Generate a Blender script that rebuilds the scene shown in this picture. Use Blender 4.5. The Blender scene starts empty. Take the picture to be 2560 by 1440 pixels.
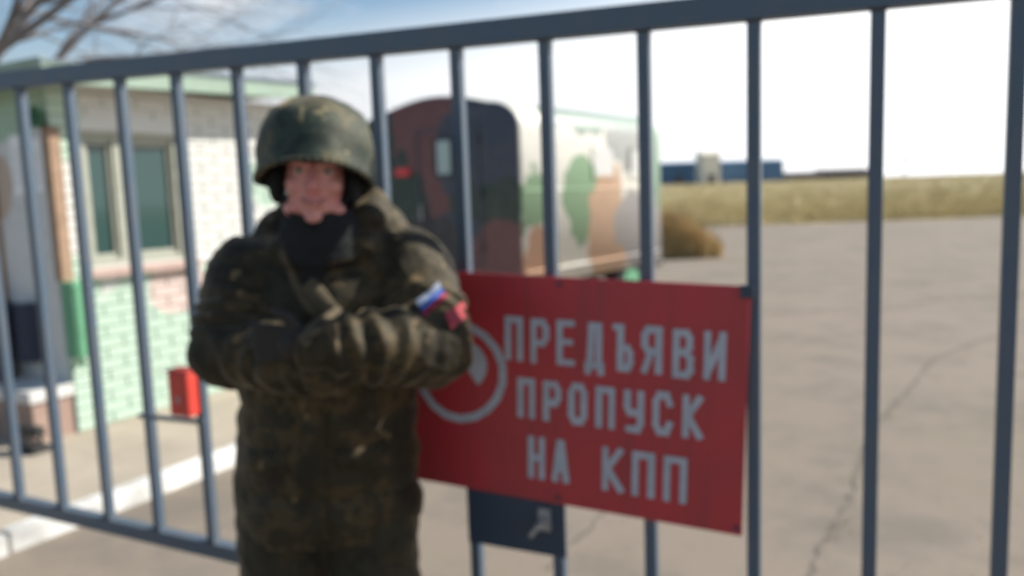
import bpy, bmesh, math, random
import numpy as np
from mathutils import Vector, Matrix, noise
from mathutils.bvhtree import BVHTree

random.seed(7)
R_ = math.radians
scene = bpy.context.scene
COL = scene.collection

# ------------------------------------------------------------------ camera
EYE = 1.56
FPX = 2000.0                                   # focal length in pixels of a 2560 px wide frame
down = Vector((605, -17280, -FPX)).normalized()
cup = -down
cf = Vector((0, 0, -1)); cf = (cf - cf.dot(cup) * cup).normalized()
cr = cf.cross(cup)
RW = Matrix((cr, cf, cup))                     # world from camera
cam_data = bpy.data.cameras.new('camera')
cam = bpy.data.objects.new('camera', cam_data)
COL.objects.link(cam)
cam.matrix_world = Matrix.Translation((0, 0, EYE)) @ RW.to_4x4()
cam_data.sensor_width = 36
cam_data.lens = 36 * FPX / 2560
cam_data.clip_start = 0.05
cam_data.clip_end = 6000
cam_data.dof.use_dof = True                    # the phone missed its focus
cam_data.dof.focus_distance = 0.55
cam_data.dof.aperture_fstop = 4.0
scene.camera = cam

# ------------------------------------------------------------------ light
SUN_DIR = Vector((0.96, 0.27, 0)).normalized()
SUN_EL = R_(38)
to_sun = Vector((SUN_DIR.x * math.cos(SUN_EL), SUN_DIR.y * math.cos(SUN_EL), math.sin(SUN_EL)))
sun_data = bpy.data.lights.new('sun', 'SUN')
sun_data.energy = 5.0
sun_data.angle = R_(0.5)
sun_data.color = (1.0, 0.95, 0.87)
sun = bpy.data.objects.new('sun', sun_data)
COL.objects.link(sun)
sun.rotation_euler = to_sun.to_track_quat('Z', 'Y').to_euler()

world = bpy.data.worlds.new('World')
scene.world = world
world.use_nodes = True
wn = world.node_tree; wn.nodes.clear()
def wnode(t, **k):
    n = wn.nodes.new(t)
    for a, b in k.items(): setattr(n, a, b)
    return n
sky = wnode('ShaderNodeTexSky', sky_type='NISHITA', sun_disc=False)
sky.sun_elevation = SUN_EL
sky.sun_rotation = math.atan2(SUN_DIR.x, SUN_DIR.y)
sky.air_density = 1.25; sky.dust_density = 0.25; sky.ozone_density = 2.6
tc = wnode('ShaderNodeTexCoord')
sep = wnode('ShaderNodeSeparateXYZ'); wn.links.new(tc.outputs['Generated'], sep.inputs[0])
def wmath(op, a, b):
    n = wnode('ShaderNodeMath', operation=op)
    for i, v in enumerate((a, b)):
        if v is None: continue
        if isinstance(v, (int, float)): n.inputs[i].default_value = v
        else: wn.links.new(v, n.inputs[i])
    return n.outputs[0]
zz = wmath('ADD', wmath('MAXIMUM', sep.outputs['Z'], 0.0), 0.13)
cx = wmath('DIVIDE', sep.outputs['X'], zz); cy = wmath('DIVIDE', sep.outputs['Y'], zz)
comb = wnode('ShaderNodeCombineXYZ'); wn.links.new(cx, comb.inputs[0]); wn.links.new(cy, comb.inputs[1])
comb.inputs[2].default_value = 7.4
nz = wnode('ShaderNodeTexNoise'); nz.inputs['Scale'].default_value = 0.9; nz.inputs['Detail'].default_value = 6
nz.inputs['Roughness'].default_value = 0.55
wn.links.new(comb.outputs[0], nz.inputs['Vector'])
ramp = wnode('ShaderNodeValToRGB')
ramp.color_ramp.elements[0].position = 0.56; ramp.color_ramp.elements[1].position = 0.72
wn.links.new(nz.outputs['Fac'], ramp.inputs[0])
# thick low cloud towards the horizon, broken higher up
low = wnode('ShaderNodeMapRange'); low.inputs['From Min'].default_value = 0.195; low.inputs['From Max'].default_value = 0.11
low.inputs['To Min'].default_value = 0.0; low.inputs['To Max'].default_value = 1.0
dot = wnode('ShaderNodeVectorMath', operation='DOT_PRODUCT'); wn.links.new(tc.outputs['Generated'], dot.inputs[0]); dot.inputs[1].default_value = to_sun
wn.links.new(wmath('SUBTRACT', sep.outputs['Z'], wmath('MULTIPLY', dot.outputs['Value'], 0.14)), low.inputs['Value'])
cov = wmath('MAXIMUM', ramp.outputs['Color'], low.outputs[0])
mix = wnode('ShaderNodeMix', data_type='RGBA')
wn.links.new(cov, mix.inputs['Factor']); wn.links.new(sky.outputs[0], mix.inputs['A'])
# clouds scatter sunlight forwards: brightest round the sun, the unseen far side is dulled to cut fill light
cb = wnode('ShaderNodeValToRGB'); ce = cb.color_ramp.elements
ce[0].position = 0.0; ce[0].color = (0.16, 0.175, 0.20, 1); ce[1].position = 1.0; ce[1].color = (1, 1, 1, 1)
e_ = ce.new(0.42); e_.color = (0.27, 0.29, 0.32, 1); e_ = ce.new(0.60); e_.color = (0.56, 0.575, 0.59, 1); e_ = ce.new(0.78); e_.color = (0.84, 0.84, 0.84, 1)
wn.links.new(wmath('ADD', wmath('MULTIPLY', dot.outputs['Value'], 0.5), 0.5), cb.inputs[0])
cbs = wnode('ShaderNodeVectorMath', operation='SCALE'); wn.links.new(cb.outputs['Color'], cbs.inputs[0]); cbs.inputs['Scale'].default_value = 14.0
wn.links.new(cbs.outputs[0], mix.inputs['B'])
bg = wnode('ShaderNodeBackground'); bg.inputs['Strength'].default_value = 0.082
wn.links.new(mix.outputs['Result'], bg.inputs['Color'])
wo = wnode('ShaderNodeOutputWorld'); wn.links.new(bg.outputs[0], wo.inputs['Surface'])

vs = scene.view_settings
vs.view_transform = 'Standard'; vs.look = 'None'; vs.gamma = 1.0; vs.use_curve_mapping = False
vs.exposure = 0.63

# ------------------------------------------------------------------ material helpers
class NT:
    def __init__(s, name):
        s.m = bpy.data.materials.new(name); s.m.use_nodes = True
        s.t = s.m.node_tree; s.b = s.t.nodes['Principled BSDF']
    def n(s, t, **k):
        x = s.t.nodes.new(t)
        for a, b in k.items(): setattr(x, a, b)
        return x
    def l(s, a, b): s.t.links.new(a, b)
    def pos(s, obj=False):
        if obj: return s.n('ShaderNodeTexCoord').outputs['Object']
        return s.n('ShaderNodeNewGeometry').outputs['Position']
    def noise(s, vec, scale, detail=4, rough=0.55, out='Fac'):
        x = s.n('ShaderNodeTexNoise'); x.inputs['Scale'].default_value = scale
        x.inputs['Detail'].default_value = detail; x.inputs['Roughness'].default_value = rough
        if vec is not None: s.l(vec, x.inputs['Vector'])
        return x.outputs[out]
    def ramp(s, fac, stops, const=False):
        x = s.n('ShaderNodeValToRGB'); r = x.color_ramp
        if const: r.interpolation = 'CONSTANT'
        while len(r.elements) < len(stops): r.elements.new(0.5)
        for e, (p, c) in zip(r.elements, stops):
            e.position = p; e.color = (c, c, c, 1) if isinstance(c, (int, float)) else tuple(c) + (1,)
        s.l(fac, x.inputs[0]); return x.outputs['Color']
    def mix(s, fac, a, b, mode='MIX'):
        x = s.n('ShaderNodeMix', data_type='RGBA', blend_type=mode)
        for sock, v in ((x.inputs['Factor'], fac), (x.inputs['A'], a), (x.inputs['B'], b)):
            if isinstance(v, (int, float)): sock.default_value = v
            elif isinstance(v, (tuple, list)): sock.default_value = tuple(v)[:3] + (1,)
            else: s.l(v, sock)
        return x.outputs['Result']
    def math(s, op, a, b=0.0):
        x = s.n('ShaderNodeMath', operation=op)
        for i, v in enumerate((a, b)):
            if isinstance(v, (int, float)): x.inputs[i].default_value = v
            else: s.l(v, x.inputs[i])
        return x.outputs[0]
    def vmath(s, op, a, b):
        x = s.n('ShaderNodeVectorMath', operation=op)
        for i, v in enumerate((a, b)):
            if isinstance(v, (tuple, list)): x.inputs[i].default_value = v
            else: s.l(v, x.inputs[i])
        return x
    def base(s, c):
        if isinstance(c, (tuple, list)): s.b.inputs['Base Color'].default_value = tuple(c)[:3] + (1,)
        else: s.l(c, s.b.inputs['Base Color'])
    def rough(s, r):
        if isinstance(r, (int, float)): s.b.inputs['Roughness'].default_value = r
        else: s.l(r, s.b.inputs['Roughness'])
    def bump(s, h, strength=0.3, dist=0.01):
        x = s.n('ShaderNodeBump'); x.inputs['Strength'].default_value = strength; x.inputs['Distance'].default_value = dist
        s.l(h, x.inputs['Height']); s.l(x.outputs[0], s.b.inputs['Normal'])

def worn(name, c, dark=0.75, scale=6, rough=0.6, bump=0.15, obj=False, spec=None, metal=0):
    t = NT(name); p = t.pos(obj)
    n1 = t.noise(p, scale, 5, 0.6); n2 = t.noise(p, scale * 7, 3)
    d = tuple(x * dark for x in c)
    col = t.mix(t.ramp(n1, [(0.35, 0.0), (0.7, 1.0)]), c, d)
    col = t.mix(t.math('MULTIPLY', n2, 0.25), col, tuple(x * 0.7 for x in c))
    t.base(col); t.rough(rough); t.b.inputs['Metallic'].default_value = metal
    if spec is not None: t.b.inputs['Specular IOR Level'].default_value = spec
    if bump: t.bump(n2, bump, 0.004)
    return t.m

def camo_blobs(t, p, base, blobs, warp=0.25, wscale=2.2):
    """hand-painted camouflage: blobs = [(centre, radii, colour)]"""
    w = t.noise(p, wscale, 3, 0.55, 'Color')
    off = t.vmath('SUBTRACT', w, (0.5, 0.5, 0.5)).outputs[0]
    off = t.vmath('MULTIPLY', off, (warp * 2, warp * 2, warp * 2)).outputs[0]
    q = t.vmath('ADD', p, off).outputs[0]
    col = base
    for c, r, k in blobs:
        d = t.vmath('SUBTRACT', q, c).outputs[0]
        d = t.vmath('DIVIDE', d, r).outputs[0]
        ln = t.n('ShaderNodeVectorMath', operation='LENGTH'); t.l(d, ln.inputs[0])
        f = t.ramp(ln.outputs['Value'], [(0.94, 1.0), (1.0, 0.0)])
        col = t.mix(f, col, k)
    return col

# ------------------------------------------------------------------ mesh helpers
def link(name, me, mat=None, parent=None, smooth=False):
    if mat is not None and not me.materials: me.materials.append(mat)
    o = bpy.data.objects.new(name, me); COL.objects.link(o)
    if parent is not None: o.parent = parent
    if smooth:
        me.polygons.foreach_set('use_smooth', [True] * len(me.polygons))
    return o
def tag(o, label, cat, group=None):
    o['label'] = label; o['category'] = cat
    if group: o['group'] = group
    return o
def struct(o, kind='structure'):
    o['kind'] = kind; return o
def empty(name, loc=(0, 0, 0), rz=0):
    o = bpy.data.objects.new(name, None); COL.objects.link(o)
    o.location = loc; o.rotation_euler = (0, 0, rz); o.empty_display_size = 0.1
    return o
class MB:
    """collects geometry and links it as one mesh"""
    def __init__(s): s.bm = bmesh.new()
    def box(s, c, size, rot=None, bevel=0.0):
        r = bmesh.ops.create_cube(s.bm, size=1.0)
        vs_ = r['verts']
        M = Matrix.Translation(c) @ (rot.to_4x4() if rot is not None else Matrix.Identity(4)) @ Matrix.Diagonal((*size, 1))
        bmesh.ops.transform(s.bm, matrix=M, verts=vs_)
        if bevel:
            es = list({e for v in vs_ for e in v.link_edges})
            bmesh.ops.bevel(s.bm, geom=es, offset=bevel, segments=2, affect='EDGES', profile=0.7)
        return s
    def span(s, a, b, bevel=0.0):
        c = [(x + y) / 2 for x, y in zip(a, b)]; z = [abs(y - x) for x, y in zip(a, b)]
        return s.box(c, z, None, bevel)
    def bar(s, a, b, w, d, side=None, bevel=0.0):
        a, b = Vector(a), Vector(b); ax = (b - a)
        z = ax.normalized(); sd = Vector(side) if side is not None else Vector((1, 0, 0))
        x = (sd - sd.dot(z) * z).normalized(); y = z.cross(x)
        rot = Matrix((x, y, z)).transposed()
        return s.box((a + b) / 2, (w, d, ax.length), rot, bevel)
    def tube(s, a, b, r0, r1=None, seg=12):
        r1 = r0 if r1 is None else r1
        a, b = Vector(a), Vector(b); ax = b - a
        q = ax.to_track_quat('Z', 'Y').to_matrix().to_4x4()
        bmesh.ops.create_cone(s.bm, cap_ends=True, segments=seg, radius1=r0, radius2=r1, depth=ax.length,
                              matrix=Matrix.Translation((a + b) / 2) @ q)
        return s
    def ball(s, c, r, seg=16, rot=None):
        r = (r, r, r) if isinstance(r, (int, float)) else r
        M = Matrix.Translation(c) @ (rot.to_4x4() if rot is not None else Matrix.Identity(4)) @ Matrix.Diagonal((*r, 1))
        bmesh.ops.create_uvsphere(s.bm, u_segments=seg, v_segments=max(6, seg // 2), radius=1.0, matrix=M)
        return s
    def cap(s, a, r0, b, r1, seg=16):
        s.ball(a, r0, seg); s.ball(b, r1, seg)
        if (Vector(b) - Vector(a)).length > 1e-4: s.tube(a, b, r0, r1, seg)
        return s
    def quad(s, *pts):
        s.bm.faces.new([s.bm.verts.new(p) for p in pts]); return s
    def mesh(s, name):
        me = bpy.data.meshes.new(name); bmesh.ops.recalc_face_normals(s.bm, faces=s.bm.faces)
        s.bm.to_mesh(me); s.bm.free(); return me
    def build(s, name, mat, parent=None, smooth=False):
        return link(name, s.mesh(name), mat, parent, smooth)

def remeshed(mb, name, voxel, smooth=3, disp=None):
    """voxel-fuse the collected shapes into one continuous skin"""
    me = mb.mesh(name + '_raw')
    o = bpy.data.objects.new('tmp', me); COL.objects.link(o)
    m = o.modifiers.new('r', 'REMESH'); m.mode = 'VOXEL'; m.voxel_size = voxel
    dg = bpy.context.evaluated_depsgraph_get()
    out = bpy.data.meshes.new_from_object(o.evaluated_get(dg))
    bpy.data.objects.remove(o); bpy.data.meshes.remove(me)
    bm = bmesh.new(); bm.from_mesh(out)
    for _ in range(smooth):
        bmesh.ops.smooth_vert(bm, verts=bm.verts, factor=0.5, use_axis_x=True, use_axis_y=True, use_axis_z=True)
    if disp:
        bm.normal_update()
        ds = [disp(v.co, v.normal) for v in bm.verts]
        for v, d in zip(bm.verts, ds): v.co += v.normal * d
        bmesh.ops.smooth_vert(bm, verts=bm.verts, factor=0.4, use_axis_x=True, use_axis_y=True, use_axis_z=True)
    bm.to_mesh(out); bm.free(); out.name = name
    return out
def shift(me, root):
    me.transform(Matrix.Translation(-Vector(root))); return me

# ------------------------------------------------------------------ materials
def m_ground():
    t = NT('dusty_asphalt'); p = t.pos()
    big = t.noise(p, 0.35, 5, 0.6); mid = t.noise(p, 2.2, 5, 0.6); fine = t.noise(p, 70, 3, 0.7)
    col = t.mix(t.ramp(big, [(0.35, 0.0), (0.65, 1.0)]), (0.222, 0.188, 0.142), (0.25, 0.205, 0.165))
    col = t.mix(t.math('MULTIPLY', t.ramp(mid, [(0.52, 0.0), (0.72, 1.0)]), 0.45), col, (0.15, 0.135, 0.115))
    col = t.mix(t.math('MULTIPLY', t.ramp(fine, [(0.4, 0.0), (0.7, 1.0)]), 0.35), col, (0.16, 0.14, 0.12))
    st = t.ramp(t.noise(p, 0.9, 6, 0.7), [(0.50, 0.0), (0.60, 0.55), (0.72, 0.75)])
    col = t.mix(st, col, (0.155, 0.135, 0.11))
    # soil and grass beyond the edge of the yard
    sx = t.n('ShaderNodeSeparateXYZ'); t.l(p, sx.inputs[0])
    edge = t.math('ADD', t.math('ADD', sx.outputs['Y'], t.math('MULTIPLY', sx.outputs['X'], 0.14)), t.math('MULTIPLY', t.noise(p, 0.22, 6, 0.65), 16.0))
    f = t.n('ShaderNodeMapRange'); f.inputs['From Min'].default_value = 42.0; f.inputs['From Max'].default_value = 45.0
    t.l(edge, f.inputs['Value'])
    gcol = t.ramp(t.noise(p, 0.12, 6, 0.6), [(0.3, (0.31, 0.27, 0.14)), (0.5, (0.38, 0.33, 0.18)), (0.7, (0.40, 0.31, 0.20))])
    col = t.mix(f.outputs[0], col, gcol)
    t.base(col); t.rough(0.92); t.b.inputs['Specular IOR Level'].default_value = 0.2
    h = t.math('ADD', t.math('MULTIPLY', fine, 0.5), mid)
    t.bump(h, 0.35, 0.01)
    return t.m
M = {}
M['ground'] = m_ground()
M['pavement'] = worn('dusty_pavement', (0.42, 0.36, 0.28), 0.78, 3, 0.9)
M['white_paint'] = worn('white_limewash', (0.80, 0.79, 0.75), 0.45, 4, 0.85, 0.3)
M['crack'] = worn('crack_dirt', (0.165, 0.14, 0.11), 0.7, 20, 0.95)
def m_gate():
    t = NT('blue_grey_gate_paint'); p = t.pos()
    n1 = t.noise(p, 9, 5, 0.65); n2 = t.noise(p, 60, 3)
    col = t.mix(t.ramp(n1, [(0.4, 0.0), (0.65, 1.0)]), (0.068, 0.102, 0.143), (0.088, 0.110, 0.138))
    col = t.mix(t.ramp(t.noise(p, 22, 5, 0.7), [(0.66, 0.0), (0.70, 0.8)]), col, (0.09, 0.06, 0.045))
    t.base(col); t.rough(0.42); t.bump(n2, 0.2, 0.002); return t.m
M['gate'] = m_gate()
M['weld'] = worn('rusty_weld', (0.075, 0.062, 0.058), 0.6, 60, 0.8, 0.3)
M['gate_dark'] = worn('dark_blue_steel', (0.03, 0.05, 0.085), 0.8, 8, 0.45)
def m_sign():
    t = NT('faded_red_enamel'); p = t.pos(True)
    n1 = t.noise(p, 5, 5, 0.6); fine = t.noise(p, 90, 3, 0.6)
    col = t.mix(t.ramp(n1, [(0.35, 0.0), (0.7, 1.0)]), (0.46, 0.034, 0.042), (0.36, 0.036, 0.042))
    st = t.vmath('MULTIPLY', p, (30.0, 1.0, 2.2)).outputs[0]            # rain streaks run down the sheet
    col = t.mix(t.math('MULTIPLY', t.ramp(t.noise(st, 1.0, 4, 0.6), [(0.52, 0.0), (0.72, 1.0)]), 0.35), col, (0.17, 0.045, 0.04))
    sc = t.vmath('MULTIPLY', p, (9.0, 1.0, 60.0)).outputs[0]
    col = t.mix(t.ramp(t.noise(sc, 1.4, 3, 0.7), [(0.70, 0.0), (0.73, 0.45)]), col, (0.42, 0.20, 0.18))
    col = t.mix(t.ramp(t.noise(p, 26, 5, 0.7), [(0.69, 0.0), (0.72, 0.8)]), col, (0.10, 0.045, 0.03))
    t.base(col); t.rough(0.45); t.bump(t.math('ADD', t.noise(p, 4, 2), t.math('MULTIPLY', fine, 0.05)), 0.25, 0.02); return t.m
M['red_sign'] = m_sign()
M['sign_letter'] = worn('chalky_grey_letter_paint', (0.46, 0.49, 0.54), 0.8, 25, 0.7, 0.1)
M['red_box'] = worn('bright_red_paint', (0.70, 0.06, 0.04), 0.8, 12, 0.45)
M['steel'] = worn('dull_steel', (0.42, 0.43, 0.44), 0.7, 14, 0.45, 0.15, False, None, 0.6)
M['timber'] = worn('brown_timber', (0.36, 0.235, 0.15), 0.65, 9, 0.75, 0.25)
M['frame'] = worn('grey_green_window_paint', (0.36, 0.37, 0.30), 0.8, 12, 0.6)
M['sill'] = worn('pinkish_sill_paint', (0.50, 0.36, 0.31), 0.8, 8, 0.8)
M['roof'] = worn('pale_green_fascia_paint', (0.30, 0.40, 0.31), 0.8, 5, 0.7)
M['door'] = worn('grey_door_paint', (0.55, 0.56, 0.55), 0.82, 6, 0.6)
M['plaster'] = None
M['paper'] = worn('white_notice_paper', (0.88, 0.88, 0.87), 0.95, 10, 0.7, 0.0)
M['ink'] = worn('printed_ink', (0.10, 0.10, 0.12), 0.9, 10, 0.7, 0.0)
M['porch'] = worn('pinkish_brown_concrete', (0.36, 0.25, 0.20), 0.75, 6, 0.9, 0.4)
M['green_box'] = worn('green_box_paint', (0.13, 0.36, 0.20), 0.8, 8, 0.5)
M['navy'] = worn('navy_paint', (0.025, 0.035, 0.07), 0.8, 8, 0.5)
M['rubber'] = worn('tyre_rubber', (0.025, 0.025, 0.026), 0.8, 12, 0.85)
M['chassis'] = worn('chassis_black', (0.03, 0.03, 0.03), 0.8, 12, 0.6)
M['bark'] = worn('grey_bark', (0.22, 0.20, 0.19), 0.6, 12, 0.9, 0.5)
M['lock_trim'] = worn('worn_red_lid', (0.55, 0.05, 0.035), 0.7, 30, 0.5)
M['drygrass'] = worn('dry_grass_straw', (0.60, 0.49, 0.25), 0.6, 0.6, 0.9, 0.0)
M['weeds'] = worn('brown_dry_weeds', (0.58, 0.41, 0.19), 0.6, 1.5, 0.9, 0.0)
M['far_blue'] = worn('far_blue_cladding', (0.08, 0.17, 0.31), 0.85, 0.6, 0.6, 0.0)
M['far_cream'] = worn('far_cream_render', (0.80, 0.77, 0.68), 0.85, 0.6, 0.8, 0.0)
M['far_dark'] = worn('far_grey_brown', (0.13, 0.115, 0.115), 0.8, 0.5, 0.8, 0.0)
M['far_roof'] = worn('far_roof_slate', (0.16, 0.20, 0.26), 0.85, 0.6, 0.7, 0.0)
def m_glass(name, c):
    t = NT(name); t.base(c); t.rough(0.06); t.b.inputs['Specular IOR Level'].default_value = 0.6
    t.b.inputs['Transmission Weight'].default_value = 0.0; return t.m
M['pane'] = m_glass('dark_teal_glass', (0.022, 0.06, 0.055))
M['pane_pale'] = m_glass('pale_van_glass', (0.30, 0.40, 0.42))

# ------------------------------------------------------------------ the ground
def height(x, y):
    f = min(max((y - 36) / 120.0, 0), 1); f = f * f * (3 - 2 * f)
    return 2.55 * f + (0.12 * noise.noise((x * 0.02, y * 0.02, 0)) * min(1, max(0, (y - 36) / 30)))
def build_ground():
    xs = sorted(set([-1800, -1200, -800, -500, -300] + list(range(-200, 201, 8)) + [300, 500, 800, 1200, 1800] + [i for i in range(-24, 25, 2)]))
    ys = sorted(set([-1500, -600, -200, -60] + list(range(-20, 30, 2)) + list(range(30, 200, 5)) + [220, 260, 320, 420, 600, 900, 1300, 1900, 2600]))
    vs_ = [(x, y, height(x, y)) for y in ys for x in xs]; n = len(xs)
    fs = [(j * n + i, j * n + i + 1, (j + 1) * n + i + 1, (j + 1) * n + i) for j in range(len(ys) - 1) for i in range(n - 1)]
    me = bpy.data.meshes.new('ground'); me.from_pydata(vs_, [], fs)
    return struct(link('ground', me, M['ground'], None, True))
ground = build_ground()

def crack(pts, w):
    """a jagged open crack lying in the asphalt"""
    rnd = random.Random(hash(pts[0]) & 255); P = []
    for a, b in zip(pts[:-1], pts[1:]):
        a, b = Vector(a), Vector(b); k = max(3, int((b - a).length / 0.06))
        for i in range(k):
            q = a.lerp(b, i / k); d = (b - a).normalized(); sd = Vector((-d.y, d.x))
            P.append((q + sd * (rnd.random() - 0.5) * 0.03, sd, w * (0.3 + rnd.random() * rnd.random() * 1.6)))
    bm = bmesh.new(); prev = None
    for q, sd, ww in P:
        a = bm.verts.new((q.x + sd.x * ww, q.y + sd.y * ww, 0.004)); b = bm.verts.new((q.x - sd.x * ww, q.y - sd.y * ww, 0.004))
        if prev: bm.faces.new((prev[0], a, b, prev[1]))
        prev = (a, b)
    me = bpy.data.meshes.new('crack'); bm.to_mesh(me); bm.free()
    return link('crack', me, M['crack'], ground)
crack([(1.0, 2.75), (1.148, 3.056), (1.42, 3.5), (1.672, 3.869), (2.0, 4.5), (2.362, 5.06)], 0.012)
crack([(2.36, 5.1), (2.9, 5.8), (3.657, 6.878), (4.6, 7.7), (6.2, 8.6)], 0.018)
crack([(2.9, 9.6), (3.6, 9.9), (4.5, 9.7), (5.6, 10.4), (7.2, 10.6)], 0.03)
crack([(1.3, 6.4), (2.1, 6.9), (2.4, 7.9), (2.2, 9.0)], 0.018)
crack([(3.2, 12.5), (4.6, 12.9), (6.4, 12.4), (9.0, 13.4)], 0.05)
crack([(0.1, 3.2), (0.5, 3.9), (0.45, 4.8)], 0.008)

# ------------------------------------------------------------------ guardhouse frame of reference
HO = Vector((-2.94, 5.24, 0)); HU = Vector((0.49, 0.872, 0)).normalized(); HN = Vector((HU.y, -HU.x, 0))
def hut(s, off, z): return HO + HU * s + HN * off + Vector((0, 0, z))
HROT = Matrix((HU, -HN, Vector((0, 0, 1)))).transposed()     # local x along the facade, y into the hut
HRZ = math.atan2(HU.y, HU.x)

# kerb and pavement
KERB_OFF = 1.30
def build_kerb():
    top = 0.10
    me = None
    for i in range(11):
        s = -3.6 + i * 0.8
        if me is None:
            mb = MB(); mb.box((0, 0, 0), (0.785, 0.10, 0.21), None, 0.018); me = mb.mesh('kerb_stone')
            me.materials.append(M['white_paint'])
        o = bpy.data.objects.new('kerb_stone', me); COL.objects.link(o); o.parent = kerb
        o.location = (s + 0.4, 0, -0.005 + random.uniform(-0.006, 0.006)); o.rotation_euler = (random.uniform(-0.01, 0.01), 0, random.uniform(-0.008, 0.008))
kerb = struct(empty('kerb', hut(0, KERB_OFF, 0), HRZ))
build_kerb()
mb = MB(); mb.box((1.0, 2.5, -0.06), (9.2, 4.87, 0.28))
pv = struct(mb.build('pavement', M['pavement'])); pv.location = hut(0, KERB_OFF, 0); pv.rotation_euler = (0, 0, HRZ)

# ------------------------------------------------------------------ guardhouse
def m_hut():
    t = NT('camouflage_painted_brick'); p = t.pos(True)
    GREEN, CREAM, PINK, GREY = (0.42, 0.54, 0.44), (0.62, 0.62, 0.58), (0.57, 0.46, 0.41), (0.44, 0.45, 0.43)
    blobs = [((0.9, 0, 0.4), (1.0, 9, 0.75), GREEN), ((0.15, 0, 0.2), (0.5, 9, 0.5), GREEN), ((0.0, 0, 2.25), (0.22, 9, 0.4), GREEN),
             ((0.86, 0, 0.97), (0.26, 9, 0.2), PINK), ((1.85, 0, 1.75), (0.25, 9, 0.22), GREEN),
             ((0.10, 0, 0.98), (0.16, 9, 0.3), GREEN)]
    col = camo_blobs(t, p, CREAM, blobs, 0.10, 3.0)
    n = t.noise(p, 14, 5, 0.65)
    col = t.mix(t.math('MULTIPLY', t.ramp(n, [(0.5, 0.0), (0.75, 1.0)]), 0.35), col, (0.45, 0.45, 0.42))
    t.base(col); t.rough(0.85); t.bump(n, 0.3, 0.006); return t.m
M['hut'] = m_hut()
def m_end():
    t = NT('camouflage_painted_plaster'); p = t.pos(True)
    blobs = [((0, 0.9, 2.45), (9, 1.4, 0.42), (0.36, 0.50, 0.38)), ((0, 0.62, 1.75), (9, 0.13, 0.22), (0.50, 0.40, 0.32))]
    col = camo_blobs(t, p, (0.60, 0.61, 0.59), blobs, 0.10, 3.0)
    n = t.noise(p, 9, 5, 0.65)
    col = t.mix(t.math('MULTIPLY', t.ramp(n, [(0.5, 0.0), (0.75, 1.0)]), 0.3), col, (0.34, 0.32, 0.29))
    t.base(col); t.rough(0.9); t.bump(n, 0.4, 0.008); return t.m
M['plaster'] = m_end()

house = tag(empty('guardhouse', hut(0, 0, 0.1 - 0.1), HRZ), 'small camouflage painted brick guardhouse with green fascia behind the gate', 'guardhouse')
# local axes: x along facade (0..2), y into the building, z up
L_H, D_H, Z0 = 2.0, 2.6, 0.08
def roofz(x): return 2.40 + 0.10 * (x + 0.2) / 2.4
WX0, WX1, WZ0, WZ1 = 0.20, 0.99, 1.17, 2.09
mb = MB(); Y = 0.012
for a, b in (((0.01, Y, Z0), (L_H, 0.20, WZ0)), ((0.01, Y, WZ1), (L_H, 0.20, 2.40)), ((0.01, Y, WZ0), (WX0, 0.20, WZ1)), ((WX1, Y, WZ0), (L_H, 0.20, WZ1))):
    mb.span(a, b)
wall = mb.build('brick_wall', M['hut'], house)
BL, BH, JT = 0.25, 0.065, 0.010
cuts = {}
def brick_mesh(w):
    k = round(w, 3)
    if k not in cuts:
        m_ = MB(); m_.box((0, 0, 0), (w, 0.05, BH), None, 0.0)
        bmesh.ops.bevel(m_.bm, geom=[e for e in m_.bm.edges if all(v.co.y < 0 for v in e.verts)], offset=0.004, segments=1, affect='EDGES')
        cuts[k] = m_.mesh('brick'); cuts[k].materials.append(M['hut_brick'])
    return cuts[k]
# bricks share a mesh each, so their paint is looked up in the guardhouse's space: Object coordinates come from the wall
hb = M['hut'].copy(); hb.name = 'camouflage_painted_brick_face'; M['hut_brick'] = hb
for nd in hb.node_tree.nodes:
    if nd.type == 'TEX_COORD': nd.object = house
z = Z0 + 0.005; course = 0; nb = 0
while z + BH < 2.40:
    x = 0.0 if course % 2 == 0 else -0.125 - JT / 2
    while x < L_H:
        a, b = max(x, 0.0), min(x + BL, L_H); x += BL + JT
        segs = [(a, b)]
        if z + BH > WZ0 and z < WZ1 + 0.03:
            segs = [(a, min(b, WX0))] if a < WX0 else []
            if b > WX1: segs.append((max(a, WX1), b))
        for a_, b_ in segs:
            if b_ - a_ < 0.03: continue
            o = bpy.data.objects.new('brick', brick_mesh(b_ - a_)); COL.objects.link(o); o.parent = wall
            o.location = ((a_ + b_) / 2, 0.025 - random.uniform(0, 0.004), z + BH / 2); nb += 1
            o.rotation_euler = (random.uniform(-0.012, 0.012), random.uniform(-0.006, 0.006), random.uniform(-0.008, 0.008))
    z += BH + JT; course += 1
# the other walls, plastered
mb = MB(); mb.span((0.0, 0.06, Z0), (0.20, D_H, 2.39))
mb.span((0.2, D_H - 0.2, Z0), (L_H, D_H, 2.41)); mb.span((L_H - 0.2, 0.2, Z0), (L_H - 0.001, D_H - 0.2, 2.41))
mb.build('plaster_wall', M['plaster'], house)
mb = MB(); mb.box((0.98, 1.22, 2.50), (2.36, 3.05, 0.05), Matrix.Rotation(-0.042, 3, 'Y'), 0.006)
roof = mb.build('roof', M['far_roof'], house)
mb = MB(); mb.box((-0.185, 1.22, 2.41), (0.03, 3.04, 0.15), None, 0.004); mb.build('fascia', M['roof'], roof)
mb = MB(); mb.box((0.98, -0.29, 2.45), (2.35, 0.03, 0.14), Matrix.Rotation(-0.042, 3, 'Y'), 0.004); mb.build('fascia', M['roof'], roof)
mb = MB(); mb.box((0.98, 1.22, 2.445), (2.28, 2.94, 0.02), Matrix.Rotation(-0.042, 3, 'Y')); mb.build('soffit', M['far_cream'], roof)
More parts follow.
